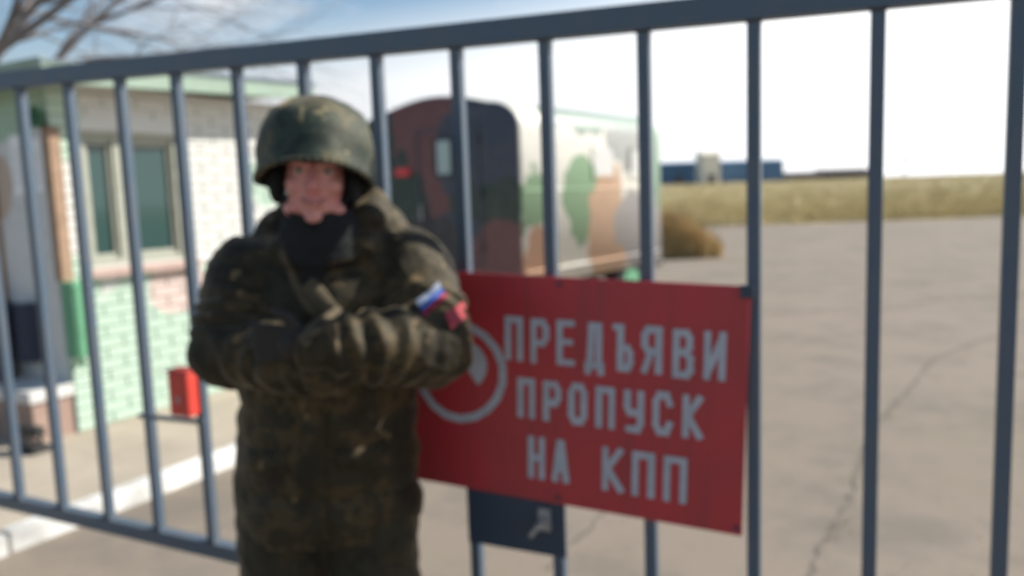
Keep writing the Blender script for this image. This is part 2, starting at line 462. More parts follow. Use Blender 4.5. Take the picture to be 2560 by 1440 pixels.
# corner boards
mb = MB(); mb.span((-0.022, -0.022, 1.10), (0.055, -0.001, 2.10), 0.003)
mb.span((-0.022, 0.0, 1.10), (-0.001, 0.055, 2.10), 0.003); mb.build('corner_board', M['timber'], house)
# window
win = MB()
for a, b in (((WX0, 0.03, WZ0), (WX0 + 0.05, 0.12, WZ1)), ((WX1 - 0.05, 0.03, WZ0), (WX1, 0.12, WZ1)),
             ((WX0 + 0.05, 0.032, WZ1 - 0.05), (WX1 - 0.05, 0.12, WZ1)), ((WX0 + 0.05, 0.032, WZ0), (WX1 - 0.05, 0.12, WZ0 + 0.05)),
             ((0.455, 0.034, WZ0 + 0.05), (0.525, 0.115, WZ1 - 0.05))):
    win.span(a, b, 0.004)
window = win.build('window', M['frame'], house)
for a, b in ((WX0 + 0.05, 0.455), (0.525, WX1 - 0.05)):
    mb = MB(); mb.span((a, 0.075, WZ0 + 0.05), (b, 0.081, WZ1 - 0.05)); mb.build('pane', M['pane'], window)
    mb = MB()
    for (p, q) in (((a, 0.055, WZ0 + 0.05), (a + 0.03, 0.09, WZ1 - 0.05)), ((b - 0.03, 0.055, WZ0 + 0.05), (b, 0.09, WZ1 - 0.05)),
                   ((a + 0.03, 0.056, WZ0 + 0.05), (b - 0.03, 0.09, WZ0 + 0.085)), ((a + 0.03, 0.056, WZ1 - 0.085), (b - 0.03, 0.09, WZ1 - 0.05))):
        mb.span(p, q, 0.003)
    mb.build('sash', M['frame'], window)
mb = MB(); mb.box((0.60, -0.015, 1.135), (0.90, 0.13, 0.05), Matrix.Rotation(0.05, 3, 'X'), 0.006); mb.build('sill', M['sill'], window)
mb = MB(); mb.span((WX0 - 0.07, -0.012, WZ1 + 0.002), (WX1 + 0.07, 0.06, WZ1 + 0.10), 0.005); mb.build('lintel', M['hut'], window)
# door in the shaded end wall (faces the camera)
door = MB(); door.span((-0.03, 0.72, 0.42), (-0.002, 1.55, 2.26), 0.004)
door = door.build('door', M['door'], house)
for za, zb in ((0.55, 1.15), (1.3, 2.1)):
    mb = MB(); mb.span((-0.042, 0.84, za), (-0.028, 1.43, zb), 0.006); mb.build('door_panel', M['door'], door)
mb = MB(); mb.tube((-0.03, 0.80, 1.25), (-0.09, 0.80, 1.25), 0.010); mb.tube((-0.09, 0.795, 1.25), (-0.09, 0.92, 1.25), 0.009); mb.build('handle', M['steel'], door)
mb = MB()
mb.span((-0.035, 0.66, 0.42), (-0.001, 0.718, 2.32), 0.004); mb.span((-0.035, 1.552, 0.42), (-0.001, 1.61, 2.32), 0.004); mb.span((-0.035, 0.718, 2.262), (-0.001, 1.552, 2.32), 0.004)
mb.build('door_frame', M['timber'], house)
# porch step with a whitewashed edge
porch = MB(); porch.span((-0.28, 0.02, 0.0), (-0.003, 2.2, 0.34), 0.012)
porch = porch.build('porch_step', M['porch'], house)
mb = MB(); mb.span((-0.30, 0.0, 0.342), (-0.004, 2.22, 0.42), 0.01); mb.build('step_slab', M['white_paint'], porch)

def hut_thing(name, label, cat, loc):
    o = empty(name, HO + HU * loc[0] - HN * loc[1] + Vector((0, 0, loc[2])), HRZ)
    return tag(o, label, cat)
t = hut_thing('notice_sheet', 'tall white notice sheet on the shaded guardhouse wall, nearest the left edge', 'notice', (0, 0.375, 1.68))
mb = MB(); mb.span((-0.012, -0.068, 0), (-0.002, 0.068, 0.39)); mb.build('board', M['paper'], t)
mb = MB()
for i in range(9): mb.span((-0.0135, -0.05, 0.06 + i * 0.03), (-0.0125, 0.05 - (i * 37 % 3) * 0.012, 0.068 + i * 0.03))
mb.build('print', M['door'], t)
t = hut_thing('notice_sheet', 'smaller grey-white notice sheet beside the brown corner board', 'notice', (0, 0.145, 1.69))
mb = MB(); mb.span((-0.012, -0.055, 0), (-0.002, 0.055, 0.35)); mb.build('board', M['paper'], t)
mb = MB()
for i in range(8): mb.span((-0.0135, -0.04, 0.05 + i * 0.03), (-0.0125, 0.042 - (i * 29 % 3) * 0.01, 0.058 + i * 0.03))
mb.build('print', M['door'], t)
t = hut_thing('utility_box', 'narrow green metal box fixed at the guardhouse corner below the window', 'utility box', (0.03, 0, 0.60))
mb = MB(); mb.span((-0.06, -0.13, 0.0), (0.075, -0.006, 0.50), 0.006); mb.build('case', M['green_box'], t)
mb = MB(); mb.span((-0.045, -0.137, 0.02), (0.06, -0.1305, 0.48), 0.002); lid = mb.build('lid', M['green_box'], t)
mb = MB(); mb.ball((0.045, -0.142, 0.25), 0.009, 10); mb.build('knob', M['steel'], lid)
mb = MB(); mb.tube((0.0, -0.07, 0.0), (0.0, -0.07, -0.08), 0.014); mb.build('conduit', M['green_box'], t)
t = hut_thing('meter_box', 'dark navy box hanging on the shaded end wall of the guardhouse', 'meter box', (0, 0.375, 0.55))
mb = MB(); mb.span((-0.10, -0.08, 0.0), (-0.004, 0.075, 0.40), 0.008); mb.build('case', M['navy'], t)
mb = MB(); mb.span((-0.108, -0.065, 0.02), (-0.1005, 0.06, 0.38), 0.003); mb.build('lid', M['navy'], t)
t = hut_thing('boot_scraper', 'small dark block on the ground at the foot of the porch step', 'boot scraper', (-0.37, -0.12, 0.08))
mb = MB(); mb.box((0, 0, 0.02), (0.12, 0.20, 0.04), None, 0.006); mb.build('base', M['chassis'], t)
mb = MB()
for sy in (-0.08, 0.08): mb.box((0, sy, 0.085), (0.02, 0.02, 0.10), None, 0.003)
mb.box((0, 0, 0.13), (0.05, 0.19, 0.06), None, 0.004); mb.build('blade', M['chassis'], t)
t = hut_thing('wall_lamp', 'dark green wall lamp under the eave at the guardhouse corner', 'lamp', (-0.03, 0.04, 2.08))
mb = MB(); mb.tube((0.03, 0, 0.12), (-0.03, 0, 0.12), 0.012); mb.build('bracket', M['green_box'], t)
mb = MB(); mb.tube((-0.03, 0, 0.02), (-0.03, 0, 0.09), 0.055, 0.04, 16); mb.tube((-0.03, 0, 0.09), (-0.03, 0, 0.15), 0.04, 0.018, 16)
mb.build('lamp_shade', worn('dark_green_enamel', (0.02, 0.10, 0.05), 0.8, 9, 0.4), t, True)
t = hut_thing('bin', 'navy blue bin on the porch at the left edge of the picture', 'bin', (-0.15, 0.62, 0.42))
mb = MB(); mb.tube((0, 0, 0.0), (0, 0, 0.5), 0.10, 0.125, 20); mb.build('barrel', M['navy'], t)
mb = MB(); mb.tube((0, 0, 0.5), (0, 0, 0.53), 0.135, 0.13, 20); mb.build('rim', M['navy'], t)

# ------------------------------------------------------------------ camouflaged box trailer
U = Vector((0.60, 0.80, 0)).normalized()
VC = Vector((0.13, 8.7, 0))
VRZ = math.atan2(U.y, U.x) - math.pi / 2       # local y along the body, local x to the right, corner at the origin
van = tag(empty('box_trailer', VC, VRZ), 'camouflage painted box trailer with rounded roof parked behind the gate', 'trailer')
VW, VL, VZ0 = 2.5, 3.4, 0.55
def m_van():
    t = NT('camouflage_van_lit_and_shaded'); p = t.pos(True)
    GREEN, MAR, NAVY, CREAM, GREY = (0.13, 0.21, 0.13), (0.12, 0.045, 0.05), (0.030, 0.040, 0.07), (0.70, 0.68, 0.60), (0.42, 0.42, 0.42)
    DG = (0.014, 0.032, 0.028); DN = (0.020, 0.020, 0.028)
    # rear face (y near 0) and side (x near 0) share one pattern, shade put into the rear's colours and sunlight into the side's
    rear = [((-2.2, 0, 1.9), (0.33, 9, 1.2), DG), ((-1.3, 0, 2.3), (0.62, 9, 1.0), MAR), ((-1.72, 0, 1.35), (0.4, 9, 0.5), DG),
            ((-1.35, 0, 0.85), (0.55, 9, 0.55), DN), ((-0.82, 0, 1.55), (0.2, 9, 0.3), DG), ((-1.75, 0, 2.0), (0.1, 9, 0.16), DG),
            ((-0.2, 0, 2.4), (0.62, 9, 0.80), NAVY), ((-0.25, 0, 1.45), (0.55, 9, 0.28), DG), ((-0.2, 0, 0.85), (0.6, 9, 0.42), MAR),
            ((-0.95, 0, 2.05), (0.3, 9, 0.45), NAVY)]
    side = [((0, 2.4, 2.52), (9, 1.9, 0.26), (0.25, 0.31, 0.26)), ((0, 0.35, 1.55), (9, 0.42, 0.36), (0.24, 0.36, 0.22)), ((0, 0.3, 0.8), (9, 0.32, 0.42), (0.56, 0.34, 0.23)),
            ((0, 1.25, 1.45), (9, 0.38, 0.55), (0.24, 0.36, 0.22)), ((0, 1.85, 1.05), (9, 0.42, 0.85), (0.56, 0.38, 0.26)),
            ((0, 2.75, 1.0), (9, 0.75, 0.65), (0.38, 0.36, 0.35)), ((0, 3.3, 2.15), (9, 0.5, 0.9), (0.23, 0.33, 0.24)), ((0, 2.4, 2.1), (9, 0.6, 0.28), (0.33, 0.34, 0.32))]
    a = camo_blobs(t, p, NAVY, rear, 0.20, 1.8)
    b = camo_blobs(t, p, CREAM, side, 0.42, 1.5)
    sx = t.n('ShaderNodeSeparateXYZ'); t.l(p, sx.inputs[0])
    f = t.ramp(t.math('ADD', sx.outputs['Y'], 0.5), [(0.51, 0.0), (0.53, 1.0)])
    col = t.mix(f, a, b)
    n = t.noise(p, 7, 5, 0.65)
    col = t.mix(t.math('MULTIPLY', t.ramp(n, [(0.5, 0.0), (0.8, 1.0)]), 0.3), col, (0.2, 0.17, 0.14))
    t.base(col); t.rough(0.5); t.bump(t.noise(p, 3, 3), 0.2, 0.02); return t.m
M['van'] = m_van()
def van_profile(ins=0.0):
    pts = []; w = VW; rc = 0.42; zs = 2.52
    pts.append((0 - ins, VZ0 + ins)); pts.append((0 - ins, zs - rc * 0.55))
    for i in range(1, 9):
        a = i / 8 * math.pi / 2
        pts.append((-rc + (rc - ins) * math.cos(a), zs - rc * 0.55 + (rc * 0.75 - ins) * math.sin(a)))
    top = zs - rc * 0.55 + rc * 0.75 - ins
    for i in range(1, 12):
        x = -rc - (w - 2 * rc) * i / 12
        pts.append((x, top + 0.13 * math.sin(math.pi * i / 12)))
    for i in range(0, 9):
        a = math.pi / 2 + i / 8 * math.pi / 2
        pts.append((-(w - rc) + (rc - ins) * math.cos(a), zs - rc * 0.55 + (rc * 0.75 - ins) * math.sin(a)))
    pts.append((-w + ins, VZ0 + ins))
    return pts
def van_body():
    bm = bmesh.new(); rings = []
    for y, ins in ((0.0, 0.045), (0.02, 0.012), (0.05, 0.0), (VL * 0.5, 0.0), (VL - 0.05, 0.0), (VL - 0.02, 0.012), (VL, 0.045)):
        rings.append([bm.verts.new((x, y, z)) for x, z in van_profile(ins)])
    n = len(rings[0])
    for a, b in zip(rings[:-1], rings[1:]):
        for i in range(n): bm.faces.new((a[i], a[(i + 1) % n], b[(i + 1) % n], b[i]))
    bm.faces.new(rings[0]); bm.faces.new(rings[-1])
    bmesh.ops.recalc_face_normals(bm, faces=bm.faces)
    me = bpy.data.meshes.new('body'); bm.to_mesh(me); bm.free()
    for p in me.polygons: p.use_smooth = len(p.vertices) == 4
    return link('body', me, M['van'], van)
vbody = van_body()
M['van_dark'] = worn('van_rear_trim', (0.05, 0.06, 0.08), 0.8, 6, 0.5)
# rear door with a small window
mb = MB(); x0, x1, z0, z1 = -1.50, -0.55, 0.80, 2.36
for a, b in (((x0, -0.012, z0), (x0 + 0.03, 0.004, z1)), ((x1 - 0.03, -0.012, z0), (x1, 0.004, z1)), ((x0 + 0.03, -0.011, z1 - 0.03), (x1 - 0.03, 0.004, z1)), ((x0 + 0.03, -0.011, z0), (x1 - 0.03, 0.004, z0 + 0.03))):
    mb.span(a, b, 0.003)
rdoor = mb.build('rear_door', M['van_dark'], van); rdoor['label'] = 'dark seamed rear door with a small window'
mb = MB(); mb.span((-1.20, -0.012, 1.80), (-0.94, 0.002, 2.24), 0.03); mb.build('window_surround', M['van_dark'], rdoor)
mb = MB(); mb.span((-1.17, -0.018, 1.83), (-0.97, -0.0125, 2.21), 0.0); mb.build('pane', M['pane_pale'], rdoor)
mb = MB(); mb.tube((-1.42, -0.01, 1.35), (-1.42, -0.06, 1.35), 0.012); mb.tube((-1.42, -0.06, 1.30), (-1.42, -0.06, 1.48), 0.012); mb.build('handle', M['steel'], rdoor)
for z in (1.0, 1.6, 2.2):
    mb = MB(); mb.tube((-0.545, -0.02, z - 0.06), (-0.545, -0.02, z + 0.06), 0.016); mb.build('hinge', M['van_dark'], rdoor)
def m_lamp():
    t = NT('red_lamp_lens'); t.base((0.55, 0.03, 0.04)); t.rough(0.25); return t.m
M['lens'] = m_lamp()
for x in (-1.72, ):
    mb = MB(); mb.span((x - 0.13, -0.03, 1.83), (x + 0.10, 0.0, 1.93), 0.01); mb.build('tail_lamp', M['lens'], van)
M['van_pane'] = m_glass('painted_over_pane', (0.55, 0.55, 0.52)); M['van_pane'].node_tree.nodes['Principled BSDF'].inputs['Roughness'].default_value = 0.5
# side windows
for y in (1.5, 2.45):
    mb = MB(); mb.span((-0.004, y, 1.72), (0.014, y + 0.55, 2.14), 0.02); wv = mb.build('side_window', M['van'], van)
    mb = MB(); mb.span((0.0145, y + 0.05, 1.77), (0.018, y + 0.50, 2.09)); mb.build('pane', M['van_pane'], wv)
# seams along the side
for zz_ in (1.60, 0.70):
    mb = MB(); mb.span((-0.002, 0.06, zz_), (0.010, VL - 0.06, zz_ + 0.025), 0.004); mb.build('rub_rail', M['van'], van)
mb = MB()
for x in (-0.5, -2.0): mb.span((x - 0.05, 0.1, 0.40), (x + 0.05, VL + 0.9, 0.545))
for y in (0.3, 1.4, 2.3, 3.2): mb.span((-1.95, y, 0.42), (-0.55, y + 0.08, 0.52))
mb.span((-1.4, VL, 0.41), (-1.1, VL + 1.3, 0.49)); mb.span((-1.35, VL + 1.15, 0.0), (-1.15, VL + 1.3, 0.42))
mb.build('chassis', M['chassis'], van)
for x in (-0.16, -2.34):
    for y in (0.85, 2.55):
        w = MB(); w.tube((x - 0.11, y, 0.38), (x + 0.11, y, 0.38), 0.38, None, 32)
        bmesh.ops.bevel(w.bm, geom=[e for e in w.bm.edges if abs(e.verts[0].co.x - e.verts[1].co.x) < 1e-4], offset=0.04, segments=3, affect='EDGES')
        wh = w.build('wheel', M['rubber'], van, False)
        h_ = MB(); h_.tube((x + 0.08, y, 0.38), (x + 0.118, y, 0.38), 0.21, 0.19, 24); h_.tube((x + 0.118, y, 0.38), (x + 0.135, y, 0.38), 0.08, 0.07, 16)
        h_.build('hub', M['green_box'], wh)

# ------------------------------------------------------------------ the gate
GK = Vector((0.549, 1.8, 0)); GD = Vector((-0.905, 0.426, 0)).normalized(); GN = Vector((-GD.y, GD.x, 0)) * -1
GN = Vector((0.426, 0.905, 0)).normalized()
def gp(t, off, z): return GK + GD * t + GN * off + Vector((0, 0, z))
T0, T1 = -1.35, 3.40
def ztop(t): return 1.950 + 0.028 * t
def zbot(t): return 0.402 + 0.019 * t
gate = empty('gate', gp(T1, 0, 0)); tag(gate, 'long blue-grey barred steel gate across the yard entrance', 'gate')
GR = gate.location.copy()
def gb(mb_, name, mat, parent=None, smooth=False):
    me = mb_.mesh(name); me.transform(Matrix.Translation(-GR)); return link(name, me, mat, parent or gate, smooth)
mb = MB(); mb.bar(gp(T0, 0, ztop(T0)), gp(T1, 0, ztop(T1)), 0.042, 0.060, GN, 0.005); gb(mb, 'top_rail', M['gate'])
mb = MB(); mb.bar(gp(T0, 0, zbot(T0)), gp(T1, 0, zbot(T1)), 0.042, 0.052, GN, 0.005); gb(mb, 'bottom_rail', M['gate'])
SP = 0.247
k = -5
while k * SP < T1 - 0.1:
    t = k * SP
    mb = MB(); mb.bar(gp(t, 0, zbot(t) + 0.024), gp(t, 0, ztop(t) - 0.028), 0.028, 0.030, GN, 0.004)
    br_ = gb(mb, 'bar', M['gate'])
    for zc in (zbot(t) + 0.027, ztop(t) - 0.031):
        wd = MB()
        for j in range(6): wd.ball(gp(t + (j - 2.5) * 0.006, -0.0145, zc + random.uniform(-.0012, .0012)), (0.0055, 0.004, 0.004), 6)
        gb(wd, 'weld', M['weld'], br_)
    k += 1
for t in (T0 + 0.02, T1 - 0.02):
    mb = MB(); mb.bar(gp(t, 0.002, zbot(t) - 0.05), gp(t, 0.002, ztop(t) + 0.05), 0.05, 0.05, GN, 0.005); gb(mb, 'end_stile', M['gate'])
# lock plate between two bars
lp = MB(); c = gp(0.612, -0.022, 0.75)
lp.bar(gp(0.61, -0.022, 0.622), gp(0.61, -0.022, 0.90), 0.008, 0.285, GN, 0.003)
lock = gb(lp, 'lock_plate', M['gate_dark']); lock['label'] = 'dark blue sheet metal lock plate below the red sign'
mb = MB(); mb.bar(gp(0.523, -0.028, 0.69), gp(0.523, -0.028, 0.75), 0.008, 0.034, GN, 0.003); mb.tube(gp(0.523, -0.03, 0.72), gp(0.523, -0.075, 0.72), 0.008)
mb.tube(gp(0.520, -0.073, 0.722), gp(0.545, -0.073, 0.69), 0.007); gb(mb, 'lock_handle', M['steel'], lock)
# red lock case and bolt on the left
rb = MB(); rb.bar(gp(1.765, -0.035, 0.895), gp(1.765, -0.035, 1.035), 0.055, 0.085, GN, 0.008)
red = gb(rb, 'lock_case', M['red_box']); red['label'] = 'bright red lock case on the gate bar beside the person'
mb = MB(); mb.bar(gp(1.765, -0.035, 1.0365), gp(1.765, -0.035, 1.046), 0.062, 0.092, GN, 0.003); gb(mb, 'lid', M['lock_trim'], red)
mb = MB(); mb.tube(gp(1.765, -0.062, 0.95), gp(1.765, -0.066, 0.95), 0.009, None, 12); gb(mb, 'keyhole', M['steel'], red)
mb = MB(); mb.bar(gp(1.70, -0.022, 0.872), gp(2.0, -0.022, 0.868), 0.012, 0.016, GN, 0.003)
gb(mb, 'bolt', M['gate'])
def post(t, label):
    o = empty('gate_post', gp(t, 0, 0)); tag(o, label, 'gate post')
    m_ = MB(); m_.box((0, 0, 1.15), (0.12, 0.12, 2.3), None, 0.008); m_.build('post', M['gate'], o)
    m_ = MB(); m_.box((0, 0, 2.315), (0.14, 0.14, 0.03), None, 0.006); m_.build('cap', M['gate_dark'], o)
    for z in (0.7, 1.7):
        m_ = MB(); a = Vector((0, 0, z)); d = GD * (0.06 if t < 0 else -0.06)
        m_.tube(a + d - Vector((0, 0, 0.06)), a + d + Vector((0, 0, 0.06)), 0.02); m_.build('hinge', M['gate_dark'], o)
post(T0 - 0.09, 'square steel gate post at the right end of the gate')
post(T1 + 0.09, 'square steel gate post at the left end of the gate')

# ------------------------------------------------------------------ the red sign
SGR = gp(0.47, -0.03, 0.75)
sign = tag(empty('sign', SGR), 'red sign with grey painted Cyrillic lettering fixed to the gate bars', 'sign')
TILT = 0.034
ca, sa = math.cos(TILT), math.sin(TILT)
SX = -(GD * ca + Vector((0, 0, sa))); SZ = Vector((0, 0, ca)) - GD * sa; SY = GN   # x to the viewer's right, y away, z up
SX.normalize(); SZ = SX.cross(SY).normalized()
if SZ.z < 0: SZ = -SZ
SROT = Matrix((SX, SY, SZ)).transposed()
sign.rotation_euler = SROT.to_euler()
sign.location = gp(0.47, -0.032, 1.063)                     # centre of the panel
SWID, SHEI = 0.915, 0.586
mb = MB(); mb.box((0, 0, 0), (SWID, 0.006, SHEI), None, 0.002); mb.build('panel', M['red_sign'], sign)
mb = MB(); mb.box((SWID / 2 - 0.006, -0.005, SHEI / 2 - 0.012), (0.03, 0.012, 0.03), None, 0.003); mb.build('bracket', M['gate_dark'], sign)
for sx_ in (-0.44, 0.0, 0.445):
    for sz_ in (-0.275, 0.275):
        mb = MB(); mb.tube((sx_, 0.0, sz_), (sx_, -0.008, sz_), 0.006, None, 8); mb.build('bolt', M['gate_dark'], sign)
# block letters painted by hand with a flat brush: each stroke a thin slab, later strokes a hair prouder
GLYPH = {
 'П': [[(0, 0), (0, 1)], [(0, 1), (1, 1)], [(1, 1), (1, 0)]],
 'Р': [[(0, 0), (0, 1)], [(0, 1), (.75, 1), (1, .85), (1, .62), (.75, .46), (0, .46)]],
 'Е': [[(0, 0), (0, 1)], [(0, 1), (.95, 1)], [(0, .52), (.8, .52)], [(0, 0), (.95, 0)]],
 'Д': [[(.0, .0), (1, .0)], [(.15, .02), (.28, 1), (.82, 1), (.85, .02)], [(0, 0), (0, -.16)], [(1, 0), (1, -.16)]],
 'Ъ': [[(-.05, 1), (.3, 1)], [(.3, 1), (.3, 0)], [(.3, 0), (.8, 0), (1, .14), (1, .38), (.8, .5), (.3, .5)]],
 'Я': [[(1, 0), (1, 1)], [(1, 1), (.25, 1), (0, .86), (0, .62), (.25, .48), (1, .48)], [(.45, .46), (0, 0)]],
 'В': [[(0, 0), (0, 1)], [(0, 1), (.7, 1), (.92, .88), (.92, .66), (.7, .54), (0, .54)], [(.7, .52), (1, .4), (1, .12), (.75, 0), (0, 0)]],
 'И': [[(0, 1), (0, 0)], [(1, 1), (1, 0)], [(0, .06), (1, .94)]],
 'О': [[(.25, 0), (0, .18), (0, .82), (.25, 1), (.75, 1), (1, .82), (1, .18), (.75, 0), (.25, 0)]],
 'У': [[(0, 1), (0, .62), (.2, .46), (1, .46)], [(1, 1), (1, .18), (.8, 0), (.1, 0)]],
 'С': [[(1, .78), (.78, 1), (.25, 1), (0, .82), (0, .18), (.25, 0), (.78, 0), (1, .22)]],
 'К': [[(0, 0), (0, 1)], [(.95, 1), (.1, .5)], [(.12, .52), (1, 0)]],
 'Н': [[(0, 0), (0, 1)], [(1, 0), (1, 1)], [(0, .5), (1, .5)]],
 'А': [[(0, 0), (.42, 1)], [(1, 0), (.58, 1)], [(.4, 1), (.6, 1)], [(.2, .3), (.8, .3)]],
}
LW = 0.0165
def text(word, x0, x1, z0, z1):
    n = len(word); pitch = (x1 - x0 + 0.022) / n; cw = pitch - 0.022 - LW; hh = z1 - z0 - LW
    mb_ = MB(); k = 0
    for i, ch in enumerate(word):
        ox = x0 + i * pitch + LW / 2 + random.uniform(-.0015, .0015); oz = z0 + LW / 2 + random.uniform(-.002, .002)
        for pl in GLYPH[ch]:
            for (ax, az), (bx, bz) in zip(pl[:-1], pl[1:]):
                A = Vector((ox + ax * cw, 0, oz + az * hh)); B = Vector((ox + bx * cw, 0, oz + bz * hh))
                d = (B - A).normalized() * LW * 0.45; yy = -0.0042 - 0.00012 * (k % 11); k += 1
                A -= d; B += d; A.y = B.y = yy
                mb_.bar(A, B, LW * random.uniform(0.9, 1.1), 0.0008, (d.z, 0, -d.x))
    return mb_.build('lettering', M['sign_letter'], sign)
text('ПРЕДЪЯВИ', -0.150, 0.408, 0.070, 0.186)
text('ПРОПУСК', -0.115, 0.362, -0.076, 0.030)
text('НА', -0.085, 0.030, -0.236, -0.122)
text('КПП', 0.115, 0.328, -0.236, -0.122)
# painted ring emblem, half hidden by the soldier
def ring(r0, r1, c, seg, a0=0.0, a1=math.tau, wob=0.02):
    bm = bmesh.new(); prev = None; n = seg
    for i in range(n + 1):
        a = a0 + (a1 - a0) * i / n
        k = 1 + wob * math.sin(3 * a + 1)
        p = bm.verts.new((c[0] + r0 * k * math.cos(a), -0.0045, c[1] + r0 * k * math.sin(a))); q = bm.verts.new((c[0] + r1 * k * math.cos(a), -0.0045, c[1] + r1 * k * math.sin(a)))
        if prev: bm.faces.new((prev[0], prev[1], q, p))
        prev = (p, q)
    me = bpy.data.meshes.new('emblem'); bm.to_mesh(me); bm.free()
    return link('emblem', me, M['sign_letter'], sign)
EC = (-0.285, 0.028)
ring(0.118, 0.140, EC, 18, 0.2, 0.2 + math.tau)
ring(0.0, 0.068, (EC[0] + 0.015, EC[1] + 0.02), 14, -0.9, 3.6)

# ------------------------------------------------------------------ far things
def shed(name, px0, px1, y, zb, zt, mat, roofmat, label, cat, depth=6, gable=0.0, group=None):
    x0, x1 = px0 * y, px1 * y
    o = empty(name, ((x0 + x1) / 2, y, zb)); tag(o, label, cat, group); w = x1 - x0; h_ = zt - zb
    m_ = MB(); m_.span((-w / 2, 0, -0.6), (w / 2, depth, h_)); m_.build('wall', mat, o)
    bm = bmesh.new(); e = 0.25
    A = [bm.verts.new(p) for p in ((-w / 2 - e, -e, h_), (w / 2 + e, -e, h_), (w / 2 + e, depth + e, h_), (-w / 2 - e, depth + e, h_))]
    B = [bm.verts.new(p) for p in ((-w / 2 - e, depth / 2, h_ + gable + 0.15), (w / 2 + e, depth / 2, h_ + gable + 0.15))]
    bm.faces.new((A[0], A[1], B[1], B[0])); bm.faces.new((A[2], A[3], B[0], B[1])); bm.faces.new((A[0], B[0], A[3])); bm.faces.new((A[1], A[2], B[1])); bm.faces.new((A[3], A[2], A[1], A[0]))
    bmesh.ops.recalc_face_normals(bm, faces=bm.faces)
    me = bpy.data.meshes.new('roof'); bm.to_mesh(me); bm.free(); link('roof', me, roofmat, o)
    m_ = MB(); m_.span((-0.6, -0.06, -0.5), (0.6, -0.004, min(2.0, h_ * 0.7))); m_.build('door', M['far_dark'], o)
    return o
def dirx(px): return (px - 1280) / FPX
shed('blue_shed', dirx(1655), dirx(1750), 140, 2.0, 6.0, M['far_blue'], M['far_blue'], 'distant blue shed nearest the camouflaged trailer', 'shed', 8, 0.3)
shed('blue_shed', dirx(1815), dirx(1962), 140, 2.0, 5.9, M['far_blue'], M['far_blue'], 'distant blue shed to the right of the small cream building', 'shed', 8, 0.3)
shed('cream_building', dirx(1762), dirx(1806), 134, 1.9, 7.2, M['far_cream'], M['far_cream'], 'small distant cream building between two blue sheds', 'building', 5, 0.6)
shed('grey_shed', dirx(1975), dirx(2060), 170, 2.2, 3.9, M['far_dark'], M['far_dark'], 'distant low grey shed just right of the blue sheds', 'shed', 8, 0.4)
shed('grey_shed', dirx(2066), dirx(2178), 175, 2.3, 4.3, M['far_dark'], M['far_dark'], 'distant longer grey shed at the far edge of the field', 'shed', 8, 0.5)

def branches(bm, p, d, ln, r, depth, rnd, droop=0.0, seg=5):
    """recursive bare branching as thin tapering tubes"""
    q = p.copy(); dd = d.copy(); n = 4
    for i in range(n):
        nd = (dd + Vector((rnd.uniform(-1, 1), rnd.uniform(-1, 1), rnd.uniform(-0.8, 1) - droop)) * 0.16).normalized()
        q2 = q + nd * ln / n
        ra, rb_ = r * (1 - 0.13 * i), r * (1 - 0.13 * (i + 1))
        ax = (q2 - q).to_track_quat('Z', 'Y').to_matrix()
        A = [bm.verts.new(q + ax @ Vector((ra * math.cos(k * math.tau / seg), ra * math.sin(k * math.tau / seg), 0))) for k in range(seg)]
        B = [bm.verts.new(q2 + ax @ Vector((rb_ * math.cos(k * math.tau / seg), rb_ * math.sin(k * math.tau / seg), 0))) for k in range(seg)]
        for k in range(seg): bm.faces.new((A[k], A[(k + 1) % seg], B[(k + 1) % seg], B[k]))
        q, dd = q2, nd
        if depth > 0 and i >= 1:
            for _ in range(2 if i == n - 1 else rnd.choice((1, 1, 2))):
                sd = (dd + Vector((rnd.uniform(-1, 1), rnd.uniform(-1, 1), rnd.uniform(-0.7, 0.9) - droop)) * 0.85).normalized()
                branches(bm, q, sd, ln * rnd.uniform(0.5, 0.75), rb_ * 0.62, depth - 1, rnd, droop, max(3, seg - 1))
def bare_tree(loc, hgt, lean, label, seed, depth=4, limbs=5, r=0.13, spread=0.9):
    rnd = random.Random(seed); o = empty('bare_tree', loc); tag(o, label, 'tree')
    bm = bmesh.new(); top = Vector((lean[0], lean[1], hgt * 0.45)); n = 6; P = [top * (i / n) + Vector((rnd.uniform(-.05, .05), rnd.uniform(-.05, .05), 0)) * (i > 0) for i in range(n + 1)]
    for i in range(n):
        ra, rb_ = r * (1.25 - 0.45 * i / n), r * (1.25 - 0.45 * (i + 1) / n)
        A = [bm.verts.new(P[i] + Vector((ra * math.cos(k * math.tau / 8), ra * math.sin(k * math.tau / 8), 0))) for k in range(8)]
        B = [bm.verts.new(P[i + 1] + Vector((rb_ * math.cos(k * math.tau / 8), rb_ * math.sin(k * math.tau / 8), 0))) for k in range(8)]
        for k in range(8): bm.faces.new((A[k], A[(k + 1) % 8], B[(k + 1) % 8], B[k]))
    bmesh.ops.remove_doubles(bm, verts=bm.verts, dist=1e-4)
    me = bpy.data.meshes.new('trunk'); bm.to_mesh(me); bm.free(); link('trunk', me, M['bark'], o, True)
    bm = bmesh.new()
    for i in range(limbs):
        a = i * math.tau / limbs + rnd.uniform(-0.3, 0.3)
        d = Vector((math.cos(a) * spread, math.sin(a) * spread, rnd.uniform(0.45, 1.0))).normalized()
        branches(bm, P[-1 - (i % 3 == 2)], d, hgt * 0.42, r * 0.6, depth, rnd, 0.12)
    me = bpy.data.meshes.new('crown'); bm.to_mesh(me); bm.free(); link('crown', me, M['bark'], o)
    return o
bare_tree((-7.6, 10.6, 0.0), 7.0, (0.6, 0.0), 'bare leafless tree reaching over the guardhouse roof', 5, 4, 12, 0.12, 1.0)
bare_tree((dirx(2262) * 160, 160, height(76, 160) - 0.1), 5.2, (0, 0), 'small distant bare tree on the horizon between two gate bars', 9, 3, 5, 0.14)

